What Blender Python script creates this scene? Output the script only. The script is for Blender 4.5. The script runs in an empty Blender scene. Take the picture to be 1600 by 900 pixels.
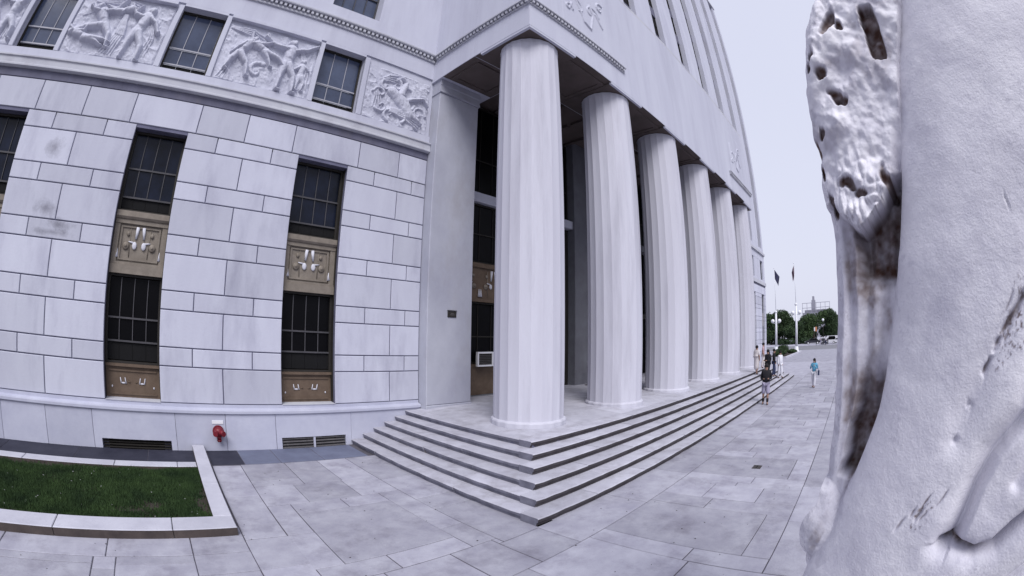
import bpy, bmesh, math, random
import numpy as np
from mathutils import Vector, Matrix
random.seed(7); np.random.seed(7)
S = bpy.context.scene
COL = S.collection
R = math.radians

# ------------------------------------------------------------------ camera
cd = bpy.data.cameras.new('camera')
cd.type = 'PANO'
cd.panorama_type = 'FISHEYE_LENS_POLYNOMIAL'
cd.sensor_width = 36.0
cd.sensor_fit = 'HORIZONTAL'
cd.fisheye_fov = R(200)
cd.fisheye_polynomial_k0 = 0.0
cd.fisheye_polynomial_k1 = -0.0642710655548584
cd.fisheye_polynomial_k2 = 0.00030335309495923456
cd.fisheye_polynomial_k3 = -5.773875321731428e-05
cd.fisheye_polynomial_k4 = 1.7474467196860045e-06
cd.clip_start = 0.05; cd.clip_end = 3000
cam = bpy.data.objects.new('camera', cd); COL.objects.link(cam)
YAW, PITCH, ROLL, H = 0.7880750840424441, 0.11284115515827628, 0.010702434423143972, 3.158
f = Vector((math.sin(YAW)*math.cos(PITCH), math.cos(YAW)*math.cos(PITCH), math.sin(PITCH)))
r0 = Vector((math.cos(YAW), -math.sin(YAW), 0)); u0 = r0.cross(f)
rr = math.cos(ROLL)*r0 + math.sin(ROLL)*u0; uu = -math.sin(ROLL)*r0 + math.cos(ROLL)*u0
cam.matrix_world = Matrix(((rr.x, uu.x, -f.x, 0), (rr.y, uu.y, -f.y, 0), (rr.z, uu.z, -f.z, H), (0, 0, 0, 1)))
S.camera = cam
S.render.engine = 'CYCLES'
S.view_settings.view_transform = 'Standard'
S.view_settings.look = 'None'
S.view_settings.exposure = 0.93
S.view_settings.gamma = 1.0

# ------------------------------------------------------------------ sky and sun (bright overcast)
SUN_EL, SUN_AZ = R(48), R(216)          # azimuth clockwise from +Y
W = bpy.data.worlds.new('World'); S.world = W; W.use_nodes = True
nt = W.node_tree; nt.nodes.clear()
out = nt.nodes.new('ShaderNodeOutputWorld'); bg = nt.nodes.new('ShaderNodeBackground')
sky = nt.nodes.new('ShaderNodeTexSky'); sky.sky_type = 'NISHITA'; sky.sun_disc = False
sky.sun_elevation = SUN_EL; sky.sun_rotation = SUN_AZ; sky.air_density = 1.5; sky.dust_density = 4
mx = nt.nodes.new('ShaderNodeMix'); mx.data_type = 'RGBA'; mx.inputs[0].default_value = 0.93
cl = nt.nodes.new('ShaderNodeTexNoise'); cl.inputs['Scale'].default_value = 1.6; cl.inputs['Detail'].default_value = 5
cr = nt.nodes.new('ShaderNodeMix'); cr.data_type = 'RGBA'
cr.inputs[6].default_value = (3.75, 3.87, 4.75, 1); cr.inputs[7].default_value = (4.05, 4.15, 4.95, 1)
tc = nt.nodes.new('ShaderNodeTexCoord')
nt.links.new(tc.outputs['Generated'], cl.inputs['Vector'])
nt.links.new(cl.outputs['Fac'], cr.inputs[0])
nt.links.new(sky.outputs[0], mx.inputs[6]); nt.links.new(cr.outputs[2], mx.inputs[7])
nt.links.new(mx.outputs[2], bg.inputs[0]); bg.inputs[1].default_value = 0.1
nt.links.new(bg.outputs[0], out.inputs[0])
sl = bpy.data.lights.new('sun', 'SUN'); sl.energy = 1.5; sl.angle = R(30); sl.color = (1.0, 0.985, 1.0)
so = bpy.data.objects.new('sun', sl); COL.objects.link(so)
sd = Vector((math.sin(SUN_AZ)*math.cos(SUN_EL), math.cos(SUN_AZ)*math.cos(SUN_EL), math.sin(SUN_EL)))
so.rotation_euler = (-sd).to_track_quat('-Z', 'Y').to_euler(); so.location = sd*60

# ------------------------------------------------------------------ materials
def N(nt, t, **k):
    n = nt.nodes.new(t)
    for a, b in k.items(): setattr(n, a, b)
    return n
def mat(name, col, rough=0.8, col2=None, scale=2.0, bump=0.0, bscale=30.0, rnd=0.0, metallic=0.0, spec=0.3, stain=None, sscale=0.5, samt=0.6, stretch=(1,1,1), attr=None, attrcol=None, speck=0.0, coord='Object', dist=0.01, spots=None):
    m = bpy.data.materials.new(name); m.use_nodes = True; nt = m.node_tree
    b = nt.nodes['Principled BSDF']; L = nt.links.new
    b.inputs['Roughness'].default_value = rough; b.inputs['Metallic'].default_value = metallic
    b.inputs['Specular IOR Level'].default_value = spec
    g = N(nt, 'ShaderNodeNewGeometry')
    mp = N(nt, 'ShaderNodeMapping'); mp.inputs['Scale'].default_value = stretch
    L(g.outputs['Position'], mp.inputs['Vector'])
    cur = None
    n1 = N(nt, 'ShaderNodeTexNoise'); n1.inputs['Scale'].default_value = scale; n1.inputs['Detail'].default_value = 8; n1.inputs['Roughness'].default_value = .65
    L(mp.outputs[0], n1.inputs['Vector'])
    c2 = col2 or tuple(c*0.86 for c in col)
    mr = N(nt, 'ShaderNodeMapRange'); mr.inputs[1].default_value = .3; mr.inputs[2].default_value = .7
    L(n1.outputs['Fac'], mr.inputs[0])
    x = N(nt, 'ShaderNodeMix', data_type='RGBA'); x.inputs[6].default_value = (*col, 1); x.inputs[7].default_value = (*c2, 1)
    L(mr.outputs[0], x.inputs[0]); cur = x.outputs[2]
    if stain:
        n2 = N(nt, 'ShaderNodeTexNoise'); n2.inputs['Scale'].default_value = sscale; n2.inputs['Detail'].default_value = 10; n2.inputs['Roughness'].default_value = .7
        L(mp.outputs[0], n2.inputs['Vector'])
        m2 = N(nt, 'ShaderNodeMapRange'); m2.inputs[1].default_value = .5; m2.inputs[2].default_value = .75; m2.inputs[4].default_value = samt
        L(n2.outputs['Fac'], m2.inputs[0])
        x2 = N(nt, 'ShaderNodeMix', data_type='RGBA'); x2.inputs[7].default_value = (*stain, 1)
        L(m2.outputs[0], x2.inputs[0]); L(cur, x2.inputs[6]); cur = x2.outputs[2]
    for (sx,sz,wx,wz) in (spots or []):
        vs_ = N(nt, 'ShaderNodeVectorMath', operation='SUBTRACT'); L(g.outputs['Position'], vs_.inputs[0]); vs_.inputs[1].default_value = (sx,11.6,sz)
        vm_ = N(nt, 'ShaderNodeVectorMath', operation='MULTIPLY'); L(vs_.outputs[0], vm_.inputs[0]); vm_.inputs[1].default_value = (1/wx,.05,1/wz)
        ln_ = N(nt, 'ShaderNodeVectorMath', operation='LENGTH'); L(vm_.outputs[0], ln_.inputs[0])
        nz_ = N(nt, 'ShaderNodeTexNoise'); nz_.inputs['Scale'].default_value = 3.2; nz_.inputs['Detail'].default_value = 8; nz_.inputs['Roughness'].default_value = .75; L(g.outputs['Position'], nz_.inputs['Vector'])
        ad_ = N(nt, 'ShaderNodeMath', operation='MULTIPLY_ADD'); L(nz_.outputs['Fac'], ad_.inputs[0]); ad_.inputs[1].default_value = 2.2; L(ln_.outputs['Value'], ad_.inputs[2])
        mr_ = N(nt, 'ShaderNodeMapRange'); mr_.inputs[1].default_value = 2.0; mr_.inputs[2].default_value = 1.1; mr_.inputs[3].default_value = 0; mr_.inputs[4].default_value = .6; L(ad_.outputs[0], mr_.inputs[0])
        xx = N(nt, 'ShaderNodeMix', data_type='RGBA'); xx.inputs[7].default_value = (.09,.085,.11,1); L(mr_.outputs[0], xx.inputs[0]); L(cur, xx.inputs[6]); cur = xx.outputs[2]
    if speck:
        v = N(nt, 'ShaderNodeTexNoise'); v.inputs['Scale'].default_value = 45; v.inputs['Detail'].default_value = 3
        L(g.outputs['Position'], v.inputs['Vector'])
        m3 = N(nt, 'ShaderNodeMapRange'); m3.inputs[1].default_value = .62; m3.inputs[2].default_value = .8; m3.inputs[4].default_value = speck
        L(v.outputs['Fac'], m3.inputs[0])
        x3 = N(nt, 'ShaderNodeMix', data_type='RGBA'); x3.inputs[7].default_value = (.12, .11, .12, 1)
        L(m3.outputs[0], x3.inputs[0]); L(cur, x3.inputs[6]); cur = x3.outputs[2]
    if attr:
        a = N(nt, 'ShaderNodeAttribute', attribute_name=attr)
        x4 = N(nt, 'ShaderNodeMix', data_type='RGBA'); x4.inputs[7].default_value = (*attrcol, 1)
        xr = N(nt, 'ShaderNodeMix', data_type='RGBA'); xr.inputs[6].default_value = (.30,.29,.38,1); xr.inputs[7].default_value = (*attrcol,1)
        mr5 = N(nt, 'ShaderNodeMapRange'); mr5.inputs[1].default_value = .3; mr5.inputs[2].default_value = .7; L(a.outputs['Fac'], mr5.inputs[0]); L(mr5.outputs[0], xr.inputs[0]); L(xr.outputs[2], x4.inputs[7])
        L(a.outputs['Fac'], x4.inputs[0]); L(cur, x4.inputs[6]); cur = x4.outputs[2]
    if rnd:
        o = N(nt, 'ShaderNodeObjectInfo'); mr2 = N(nt, 'ShaderNodeMapRange'); mr2.inputs[3].default_value = 1-rnd; mr2.inputs[4].default_value = 1+rnd*.5
        L(o.outputs['Random'], mr2.inputs[0])
        vm = N(nt, 'ShaderNodeVectorMath', operation='SCALE'); L(cur, vm.inputs[0]); L(mr2.outputs[0], vm.inputs['Scale']); cur = vm.outputs[0]
    L(cur, b.inputs['Base Color'])
    if bump:
        n3 = N(nt, 'ShaderNodeTexNoise'); n3.inputs['Scale'].default_value = bscale; n3.inputs['Detail'].default_value = 8
        L(g.outputs['Position'], n3.inputs['Vector'])
        bp = N(nt, 'ShaderNodeBump'); bp.inputs['Strength'].default_value = bump; bp.inputs['Distance'].default_value = dist
        L(n3.outputs['Fac'], bp.inputs['Height']); L(bp.outputs[0], b.inputs['Normal'])
    return m
M = {}
M['stone'] = mat('limestone', (.53,.54,.62), .85, (.46,.465,.55), 1.2, .25, 14, rnd=.13, stain=(.30,.30,.38), sscale=.9, samt=.75, stretch=(1,1,.3), spots=[(-3.8,5.0,.85,.12),(-4.15,5.55,.45,.28),(-4.3,7.1,.35,.35),(-3.6,5.2,.6,.2)])
M['stone_plain'] = mat('limestone_plain', (.53,.54,.62), .85, (.46,.465,.55), .7, .25, 10, stain=(.35,.35,.43), sscale=.5, samt=.6, stretch=(1.6,1.6,.22))
M['plinth'] = mat('plinth_stone', (.50,.51,.60), .85, (.40,.41,.51), 1.0, .3, 14, rnd=.06, stain=(.36,.36,.46), sscale=.8, samt=.6)
M['trim'] = mat('trim_stone', (.50,.51,.55), .85, (.42,.42,.48), .9, .25, 12, stain=(.26,.25,.29), sscale=.7, samt=.7)
M['darktrim'] = mat('dark_band', (.15,.15,.21), .85, (.09,.09,.13), 1.5, .2, 12, stain=(.15,.14,.16), sscale=1.2, samt=.7, stretch=(1,1,.3))  # dark tone for the band below the string course and tower spandrels
M['core'] = mat('joint_mortar', (.16,.16,.23), .9, (.09,.09,.14), 1.5)
M['column'] = mat('column_stone', (.55,.55,.615), .8, (.48,.475,.54), 1.3, .2, 16, rnd=.03, stain=(.31,.305,.355), sscale=1.2, samt=.7, stretch=(1,1,.10), speck=.15)
M['pier'] = mat('pier_stone', (.43,.44,.50), .85, (.31,.315,.38), .6, .2, 12, stain=(.30,.29,.31), sscale=.55, samt=.75, stretch=(1,1,.6))
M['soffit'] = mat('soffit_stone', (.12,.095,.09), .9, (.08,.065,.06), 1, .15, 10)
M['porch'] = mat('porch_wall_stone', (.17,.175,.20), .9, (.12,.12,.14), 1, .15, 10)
M['step'] = mat('step_granite', (.49,.49,.55), .8, (.37,.365,.42), 2.2, .4, 30, rnd=.12, stain=(.22,.205,.225), sscale=1.8, samt=.7, speck=.4)
M['riser'] = mat('riser_dirt', (.16,.145,.15), .9, (.09,.08,.085), 3, .3, 20)
M['paving'] = mat('paving_slab', (.42,.42,.475), .85, (.28,.275,.335), 1.7, .5, 25, rnd=.17, stain=(.17,.16,.20), sscale=1.3, samt=.8, speck=.45)
M['mortar'] = mat('paving_joint', (.12,.115,.135), .95, (.07,.065,.08), 4, .3, 30)
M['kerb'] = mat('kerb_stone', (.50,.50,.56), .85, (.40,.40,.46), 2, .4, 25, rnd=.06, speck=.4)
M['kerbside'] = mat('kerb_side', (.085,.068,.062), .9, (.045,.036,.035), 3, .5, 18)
M['slate'] = mat('slate_strip', (.045,.046,.065), .6, (.025,.026,.04), 1.5, .2, 15, rnd=.1, spec=.08)
M['slateblue'] = mat('slate_blue', (.16,.18,.255), .6, (.11,.12,.18), 1.5, .2, 15, rnd=.1)
M['bronze'] = mat('tan_bronze', (.235,.205,.17), .6, (.165,.14,.115), 4, .2, 30, metallic=.1, stain=(.36,.31,.26), sscale=3, samt=.4)
M['bronzelow'] = mat('brown_bronze', (.15,.108,.078), .6, (.10,.07,.05), 4, .2, 30, metallic=.1)
M['whitewear'] = mat('white_bronze_wear', (.62,.62,.68), .6, (.5,.5,.55), 6)
M['metaldark'] = mat('dark_window_metal', (.028,.025,.022), .6, (.02,.018,.016), 3)
M['muntin'] = mat('window_bar_metal', (.075,.072,.08), .6, (.05,.05,.055), 3)
M['black'] = mat('black_void', (.006,.006,.007), .9)
M['louvre'] = mat('louvre_metal', (.12,.115,.12), .5, (.08,.075,.08), 4)
M['red'] = mat('red_paint', (.20,.018,.03), .4, (.13,.012,.02), 6)
M['white'] = mat('white_paint', (.75,.75,.78), .5, (.68,.68,.72), 4)
M['pole'] = mat('pole_paint', (.78,.79,.83), .4)
M['globe'] = mat('lamp_glass', (.82,.83,.86), .25)
M['statue'] = mat('statue_marble', (.80,.79,.83), .75, (.71,.695,.755), 2.2, .5, 90, stain=(.50,.49,.58), sscale=1.7, samt=.7, speck=.18, attr='dirt_shade', attrcol=(.085,.042,.03), dist=.006)
M['glassdark'] = mat('dark_glass', (.004,.004,.005), .3, (.003,.003,.004), 1, spec=.08)
M['glassblue'] = mat('sky_glass', (.075,.095,.155), .12, (.035,.045,.08), .9, spec=.5)
M['muntinlight'] = mat('pale_sash_metal', (.38,.38,.42), .5, (.3,.3,.34), 3)
M['grime_shade'] = mat('riser_grime_shade', (.075,.068,.075), .9, (.035,.03,.034), 3, .3, 20)  # front risers: grime, with the shade under the nosing painted in
M['grime_shade_pale'] = mat('riser_grime_shade_pale', (.21,.21,.26), .9, (.09,.09,.12), 2.5, .3, 20)  # side risers and stone ends: paler mix of grime and painted shade
M['soil'] = mat('bed_soil', (.05,.04,.035), .95, (.03,.025,.02), 6, .5, 40)
M['asphalt'] = mat('asphalt', (.20,.20,.22), .9, (.16,.16,.18), 2, .2, 30)
M['bark'] = mat('bark', (.07,.055,.045), .9, (.04,.03,.025), 6, .4, 12)
M['leafdark'] = mat('leaves_dark', (.035,.065,.025), .7, (.02,.038,.018), .8, rnd=.2)
M['leaf'] = mat('leaves_green', (.07,.115,.04), .7, (.035,.065,.025), .8, rnd=.2)
M['far'] = mat('far_masonry', (.30,.30,.35), .9, (.25,.25,.29), .2)
M['fardark'] = mat('far_window', (.13,.13,.16), .6)
M['skin'] = mat('skin', (.33,.20,.15), .6)
def flat(n, c, r=.8): M[n] = mat(n, c, r, tuple(q*.85 for q in c), 8)
flat('cloth_black', (.012,.012,.016)); flat('cloth_white', (.68,.68,.74)); flat('cloth_cream', (.60,.56,.56))
flat('cloth_lilac', (.34,.32,.43)); flat('cloth_blue', (.13,.38,.55)); flat('hair_black', (.012,.01,.012)); flat('cloth_navy', (.03,.04,.09)); flat('shoe', (.02,.015,.015)); flat('cloth_pink', (.5,.34,.36))
flat('car_white', (.7,.7,.74), .3); flat('car_dark', (.03,.03,.04), .3); flat('tyre', (.02,.02,.02)); flat('flagcloth', (.05,.05,.10)); flat('flagred', (.10,.05,.08)); flat('signal_yellow', (.5,.2,.1)); flat('litter', (.8,.8,.82)); flat('debris', (.05,.045,.045))
def grassmat():
    m = mat('grass_blades', (.05,.092,.028), .75, (.014,.032,.012), 1.7)
    return m
M['grass'] = grassmat()

# ------------------------------------------------------------------ helpers
def origin_of(p):
    o = Vector((0,0,0))
    while p is not None:
        o += p.location; p = p.parent
    return o
def link(name, me, parent=None, mats=None, loc=None):
    o = bpy.data.objects.new(name, me); COL.objects.link(o)
    if parent is not None: o.parent = parent
    if loc is not None: o.location = loc
    return o
class MB:
    def __init__(s): s.v = []; s.f = []; s.mi = []; s.sm = []
    def add(s, vs, fs, mi=0, sm=False):
        b = len(s.v); s.v += [tuple(v) for v in vs]; s.f += [tuple(b+i for i in q) for q in fs]; s.mi += [mi]*len(fs); s.sm += [sm]*len(fs); return s
    def box(s, x0,y0,z0,x1,y1,z1, mi=0):
        return s.add([(x0,y0,z0),(x1,y0,z0),(x1,y1,z0),(x0,y1,z0),(x0,y0,z1),(x1,y0,z1),(x1,y1,z1),(x0,y1,z1)],
              [(0,3,2,1),(4,5,6,7),(0,1,5,4),(1,2,6,5),(2,3,7,6),(3,0,4,7)], mi)
    def fbox(s, x0,y0,z0,x1,y1,z1,c=.01, mi=0):      # front (-Y) face chamfered
        vs = [(x0,y0+c,z0),(x1,y0+c,z0),(x1,y0+c,z1),(x0,y0+c,z1),(x0+c,y0,z0+c),(x1-c,y0,z0+c),(x1-c,y0,z1-c),(x0+c,y0,z1-c),(x0,y1,z0),(x1,y1,z0),(x1,y1,z1),(x0,y1,z1)]
        fs = [(4,5,6,7),(0,1,5,4),(1,2,6,5),(2,3,7,6),(3,0,4,7),(0,8,9,1),(1,9,10,2),(2,10,11,3),(3,11,8,0),(8,11,10,9)]
        return s.add(vs, fs, mi)
    def tbox(s, x0,y0,z0,x1,y1,z1,c=.01, mi=0, side=None):      # top face chamfered
        vs = [(x0,y0,z1-c),(x1,y0,z1-c),(x1,y1,z1-c),(x0,y1,z1-c),(x0+c,y0+c,z1),(x1-c,y0+c,z1),(x1-c,y1-c,z1),(x0+c,y1-c,z1),(x0,y0,z0),(x1,y0,z0),(x1,y1,z0),(x0,y1,z0)]
        s.add(vs, [(4,5,6,7),(0,1,5,4),(1,2,6,5),(2,3,7,6),(3,0,4,7)], mi)
        b = len(s.v)-12
        sf = [(8,9,1,0),(9,10,2,1),(10,11,3,2),(11,8,0,3),(8,11,10,9)]
        s.f += [tuple(b+i for i in q) for q in sf]; s.mi += [mi if side is None else side]*5; s.sm += [False]*5
        return s
    def prism(s, prof, ax, a, b, mi=0, mis=None, em=None):    # profile (p,q) extruded along axis ax: ax 0 -> (y,z), ax 1 -> (x,z), ax 2 -> (x,y)
        n = len(prof)
        def P(t,p,q): return (t,p,q) if ax == 0 else ((p,t,q) if ax == 1 else (p,q,t))
        vs = [P(a,*p) for p in prof]+[P(b,*p) for p in prof]
        fs = [(i,(i+1)%n,n+(i+1)%n,n+i) for i in range(n)]
        bb = len(s.v); s.v += vs
        for i,q in enumerate(fs): s.f.append(tuple(bb+k for k in q)); s.mi.append(mis[i] if mis else mi); s.sm.append(False)
        s.f.append(tuple(bb+k for k in reversed(range(n)))); s.mi.append(mi if em is None else em); s.sm.append(False)
        s.f.append(tuple(bb+n+k for k in range(n))); s.mi.append(mi if em is None else em); s.sm.append(False)
        return s
    def lathe(s, prof, cx,cy, n=24, mi=0, sm=True, rf=None):    # prof [(r,z)]
        b = len(s.v)
        for r,z in prof:
            for i in range(n):
                a = 2*math.pi*i/n; q = r if rf is None else r*rf(a,z)
                s.v.append((cx+q*math.cos(a), cy+q*math.sin(a), z))
        for k in range(len(prof)-1):
            for i in range(n):
                j = (i+1)%n; s.f.append((b+k*n+i,b+k*n+j,b+(k+1)*n+j,b+(k+1)*n+i)); s.mi.append(mi); s.sm.append(sm)
        s.f.append(tuple(b+i for i in reversed(range(n)))); s.mi.append(mi); s.sm.append(False)
        s.f.append(tuple(b+(len(prof)-1)*n+i for i in range(n))); s.mi.append(mi); s.sm.append(False)
        return s
    def tube(s, p, q, r1, r2=None, n=10, mi=0):
        p = Vector(p); q = Vector(q); r2 = r1 if r2 is None else r2
        d = (q-p).normalized(); a = d.orthogonal().normalized(); c = d.cross(a); b = len(s.v)
        for P,r in ((p,r1),(q,r2)):
            for i in range(n):
                t = 2*math.pi*i/n; s.v.append(tuple(P+a*r*math.cos(t)+c*r*math.sin(t)))
        for i in range(n):
            j = (i+1)%n; s.f.append((b+i,b+j,b+n+j,b+n+i)); s.mi.append(mi); s.sm.append(True)
        s.f.append(tuple(b+i for i in reversed(range(n)))); s.mi.append(mi); s.sm.append(False)
        s.f.append(tuple(b+n+i for i in range(n))); s.mi.append(mi); s.sm.append(False)
        return s
    def ball(s, c, r, n=12, m=8, mi=0):
        r = r if hasattr(r,'__len__') else (r,r,r); b = len(s.v)
        for k in range(1,m):
            t = math.pi*k/m
            for i in range(n):
                a = 2*math.pi*i/n; s.v.append((c[0]+r[0]*math.sin(t)*math.cos(a), c[1]+r[1]*math.sin(t)*math.sin(a), c[2]+r[2]*math.cos(t)))
        s.v.append((c[0],c[1],c[2]+r[2])); s.v.append((c[0],c[1],c[2]-r[2])); T = len(s.v)-2
        for k in range(m-2):
            for i in range(n):
                j = (i+1)%n; s.f.append((b+k*n+i,b+(k+1)*n+i,b+(k+1)*n+j,b+k*n+j)); s.mi.append(mi); s.sm.append(True)
        for i in range(n):
            j = (i+1)%n; s.f.append((T,b+i,b+j)); s.f.append((T+1,b+(m-2)*n+j,b+(m-2)*n+i)); s.mi += [mi,mi]; s.sm += [True,True]
        return s
    def mesh(s, name, mats, off=(0,0,0)):
        me = bpy.data.meshes.new(name)
        me.from_pydata([(v[0]-off[0],v[1]-off[1],v[2]-off[2]) for v in s.v], [], s.f)
        for m in (mats if isinstance(mats,(list,tuple)) else [mats]): me.materials.append(M[m])
        me.polygons.foreach_set('material_index', s.mi); me.polygons.foreach_set('use_smooth', s.sm); me.update()
        return me
    def stone(s, pf, ax, a, b, mis, em, rg):
        nseg = max(3,int(abs(b-a)/.22)); bb = len(s.v); n = len(pf(0,0)); e = rg.uniform(0,.008); dz = rg.uniform(-.003,.002)
        for k in range(nseg+1):
            t = a+(b-a)*k/nseg; w = e+abs(rg.gauss(0,.006))+(.012 if rg.random() < .08 else 0)+(.012 if k in (0,nseg) and rg.random() < .5 else 0); h = dz-abs(rg.gauss(0,.0025))
            for p,q in pf(w,h): s.v.append((t,p,q) if ax == 0 else (p,t,q))
        for k in range(nseg):
            for i in range(n):
                j = (i+1)%n; s.f.append((bb+k*n+i,bb+k*n+j,bb+(k+1)*n+j,bb+(k+1)*n+i)); s.mi.append(mis[i]); s.sm.append(False)
        s.f.append(tuple(bb+i for i in reversed(range(n)))); s.mi.append(em); s.sm.append(False)
        s.f.append(tuple(bb+nseg*n+i for i in range(n))); s.mi.append(em); s.sm.append(False)
        return s
    def build(s, name, mats, parent=None):
        off = origin_of(parent) if parent is not None else Vector((0,0,0))
        return link(name, s.mesh(name, mats, off), parent)
def thing(name, label, cat, loc=(0,0,0), group=None):
    o = bpy.data.objects.new(name, None); COL.objects.link(o); o.location = loc; o.empty_display_size = .2
    return tag(o, label, cat, group)
def tag(o, label, cat, group=None):
    o['label'] = label; o['category'] = cat
    if group: o['group'] = group
    return o
def stuff(o): o['kind'] = 'stuff'; return o
def struct(o): o['kind'] = 'structure'; return o
def copy_tree(o, loc=None, parent=None, label=None):
    c = o.copy(); COL.objects.link(c)
    if parent is not None: c.parent = parent
    if loc is not None: c.location = loc
    if label: c['label'] = label
    for ch in list(o.children): copy_tree(ch, None, c)
    return c
_cache = {}
def piece(name, x0,y0,z0,x1,y1,z1, mats, parent, kind='f', c=.012, side=None):
    d = (round(x1-x0,3), round(y1-y0,3), round(z1-z0,3)); key = (name,d,str(mats),kind,c)
    if key not in _cache:
        mb = MB()
        if kind == 'f': mb.fbox(0,0,0,*d,c=c)
        elif kind == 't': mb.tbox(0,0,0,*d,c=c,side=side)
        else: mb.box(0,0,0,*d)
        _cache[key] = mb.mesh(name, mats)
    return link(name, _cache[key], parent, loc=Vector((x0,y0,z0))-origin_of(parent))
def grid_mesh(name, V, nu, nv, mats, parent=None, wrap=False, smooth=True, attr=None):
    # V: (nv*nu,3) array
    off = np.array(origin_of(parent)) if parent is not None else np.zeros(3)
    me = bpy.data.meshes.new(name)
    cols = nu if wrap else nu-1
    j, i = np.meshgrid(np.arange(nv-1), np.arange(cols), indexing='ij')
    a = j*nu+i; b = j*nu+(i+1)%nu; F = np.stack([a,b,b+nu,a+nu],-1).reshape(-1,4)
    me.vertices.add(len(V)); me.vertices.foreach_set('co', (V-off).astype(np.float32).ravel())
    me.loops.add(F.size); me.loops.foreach_set('vertex_index', F.ravel().astype(np.int32))
    me.polygons.add(len(F)); me.polygons.foreach_set('loop_start', np.arange(len(F),dtype=np.int32)*4); me.polygons.foreach_set('loop_total', np.full(len(F),4,dtype=np.int32))
    me.update(calc_edges=True); me.polygons.foreach_set('use_smooth', np.full(len(F),smooth))
    for m in mats: me.materials.append(M[m])
    if attr is not None:
        at = me.attributes.new('dirt_shade','FLOAT','POINT'); at.data.foreach_set('value', attr.astype(np.float32).ravel())
    me.validate(); me.update()
    return link(name, me, parent)
def tri_soup(name, V, mats, parent=None, k=3, mi=None):
    off = np.array(origin_of(parent)) if parent is not None else np.zeros(3)
    me = bpy.data.meshes.new(name); n = len(V)//k
    me.vertices.add(len(V)); me.vertices.foreach_set('co', (V-off).astype(np.float32).ravel())
    me.loops.add(n*k); me.loops.foreach_set('vertex_index', np.arange(n*k,dtype=np.int32))
    me.polygons.add(n); me.polygons.foreach_set('loop_start', np.arange(n,dtype=np.int32)*k); me.polygons.foreach_set('loop_total', np.full(n,k,dtype=np.int32))
    for m in mats: me.materials.append(M[m])
    if mi is not None: me.polygons.foreach_set('material_index', mi.astype(np.int32))
    me.update(calc_edges=True)
    return link(name, me, parent)
# value noise
_T = np.random.rand(64,64,64)
def vnoise(x,y,z):
    x,y,z = np.broadcast_arrays(x,y,z)
    i = np.floor(x).astype(int); j = np.floor(y).astype(int); k = np.floor(z).astype(int)
    fx = x-i; fy = y-j; fz = z-k; s = lambda t: t*t*(3-2*t); fx,fy,fz = s(fx),s(fy),s(fz); r = 0
    for a in (0,1):
        for b in (0,1):
            for c in (0,1):
                r = r + _T[(i+a)%64,(j+b)%64,(k+c)%64]*(fx if a else 1-fx)*(fy if b else 1-fy)*(fz if c else 1-fz)
    return r
def fbm(x,y,z,o=5,g=.5):
    r = 0; a = 1; t = 0
    for q in range(o): r = r+a*vnoise(x*2**q+q*7.3,y*2**q+q*3.1,z*2**q); t += a; a *= g
    return r/t
def sst(a,b,x):
    t = np.clip((x-a)/(b-a),0,1); return t*t*(3-2*t)

# ================================================================== THE COURTHOUSE
YA = 11.63                                   # main wall plane
YF, XL, XR_ = 6.895, 7.545, 31.15            # portico entablature front, left and right
XEND = 57.0
P0 = .9                                      # porch floor level
CH = thing('courthouse', 'pale limestone courthouse with colonnaded porch, carved reliefs and tall bronze windows', 'courthouse', (19.5, YA, 0))
WIN = [-6.40, -1.13, 3.98]                   # window axes on the left wall
HW = .80
Zc = [1.18, 2.09, 2.555, 3.465, 3.93, 4.84, 5.305, 6.215, 6.68, 7.59, 8.055, 8.93]
# cores behind the blocks (joint backing) between windows
edges = [-14.0]
for w in WIN: edges += [w-HW-.012, w+HW+.012]
edges.append(7.66)
for i in range(0, len(edges), 2):
    MB().box(edges[i], YA+.03, -.3, edges[i+1], YA+1.2, 8.06).build('wall_core', 'core', CH)
MB().box(-14, YA+.03, 7.97, 7.66, YA+1.2, 9.0).build('wall_core', 'core', CH)
MB().box(-14, YA+.55, -.3, 7.66, YA+1.3, 9.0).build('wall_core', 'metaldark', CH)
G = .014
def block(x0,x1,z0,z1,m='stone',y=YA,name='stone_block',d=.14):
    if m == 'plinth': return piece(name, x0+.005, y, z0+G, x1-.005, y+d, z1-.005, m, CH, 'f', .006)
    piece(name, x0+G, y, z0+G, x1-G, y+d, z1-G, m, CH, 'f', .012)
def wallfield(x0, x1, tall, short):
    for k in range(len(Zc)-2):
        js = tall if k % 2 == 0 else short
        xs = [x0]+[j for j in js if x0+.2 < j < x1-.2]+[x1]
        for a,b in zip(xs[:-1], xs[1:]): block(a,b,Zc[k],Zc[k+1])
wallfield(WIN[1]+HW, WIN[2]-HW, [1.48], [.62, 2.33])
wallfield(WIN[0]+HW, WIN[1]-HW, [-3.76], [-4.62, -2.89])
wallfield(WIN[2]+HW, 7.64, [6.59], [5.73, 7.11])
wallfield(-14, WIN[0]-HW, [-8.9,-10.7,-12.4], [-8.1,-9.8,-11.6])
xs = [-14,-12.3,-10.6,-8.9,-7.1,-5.41,-3.79,-2.2,-.09,1.41,2.93,5.12,6.56,7.64]
for a,b in zip(xs[:-1],xs[1:]): block(a,b,Zc[-2],Zc[-1])
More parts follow.
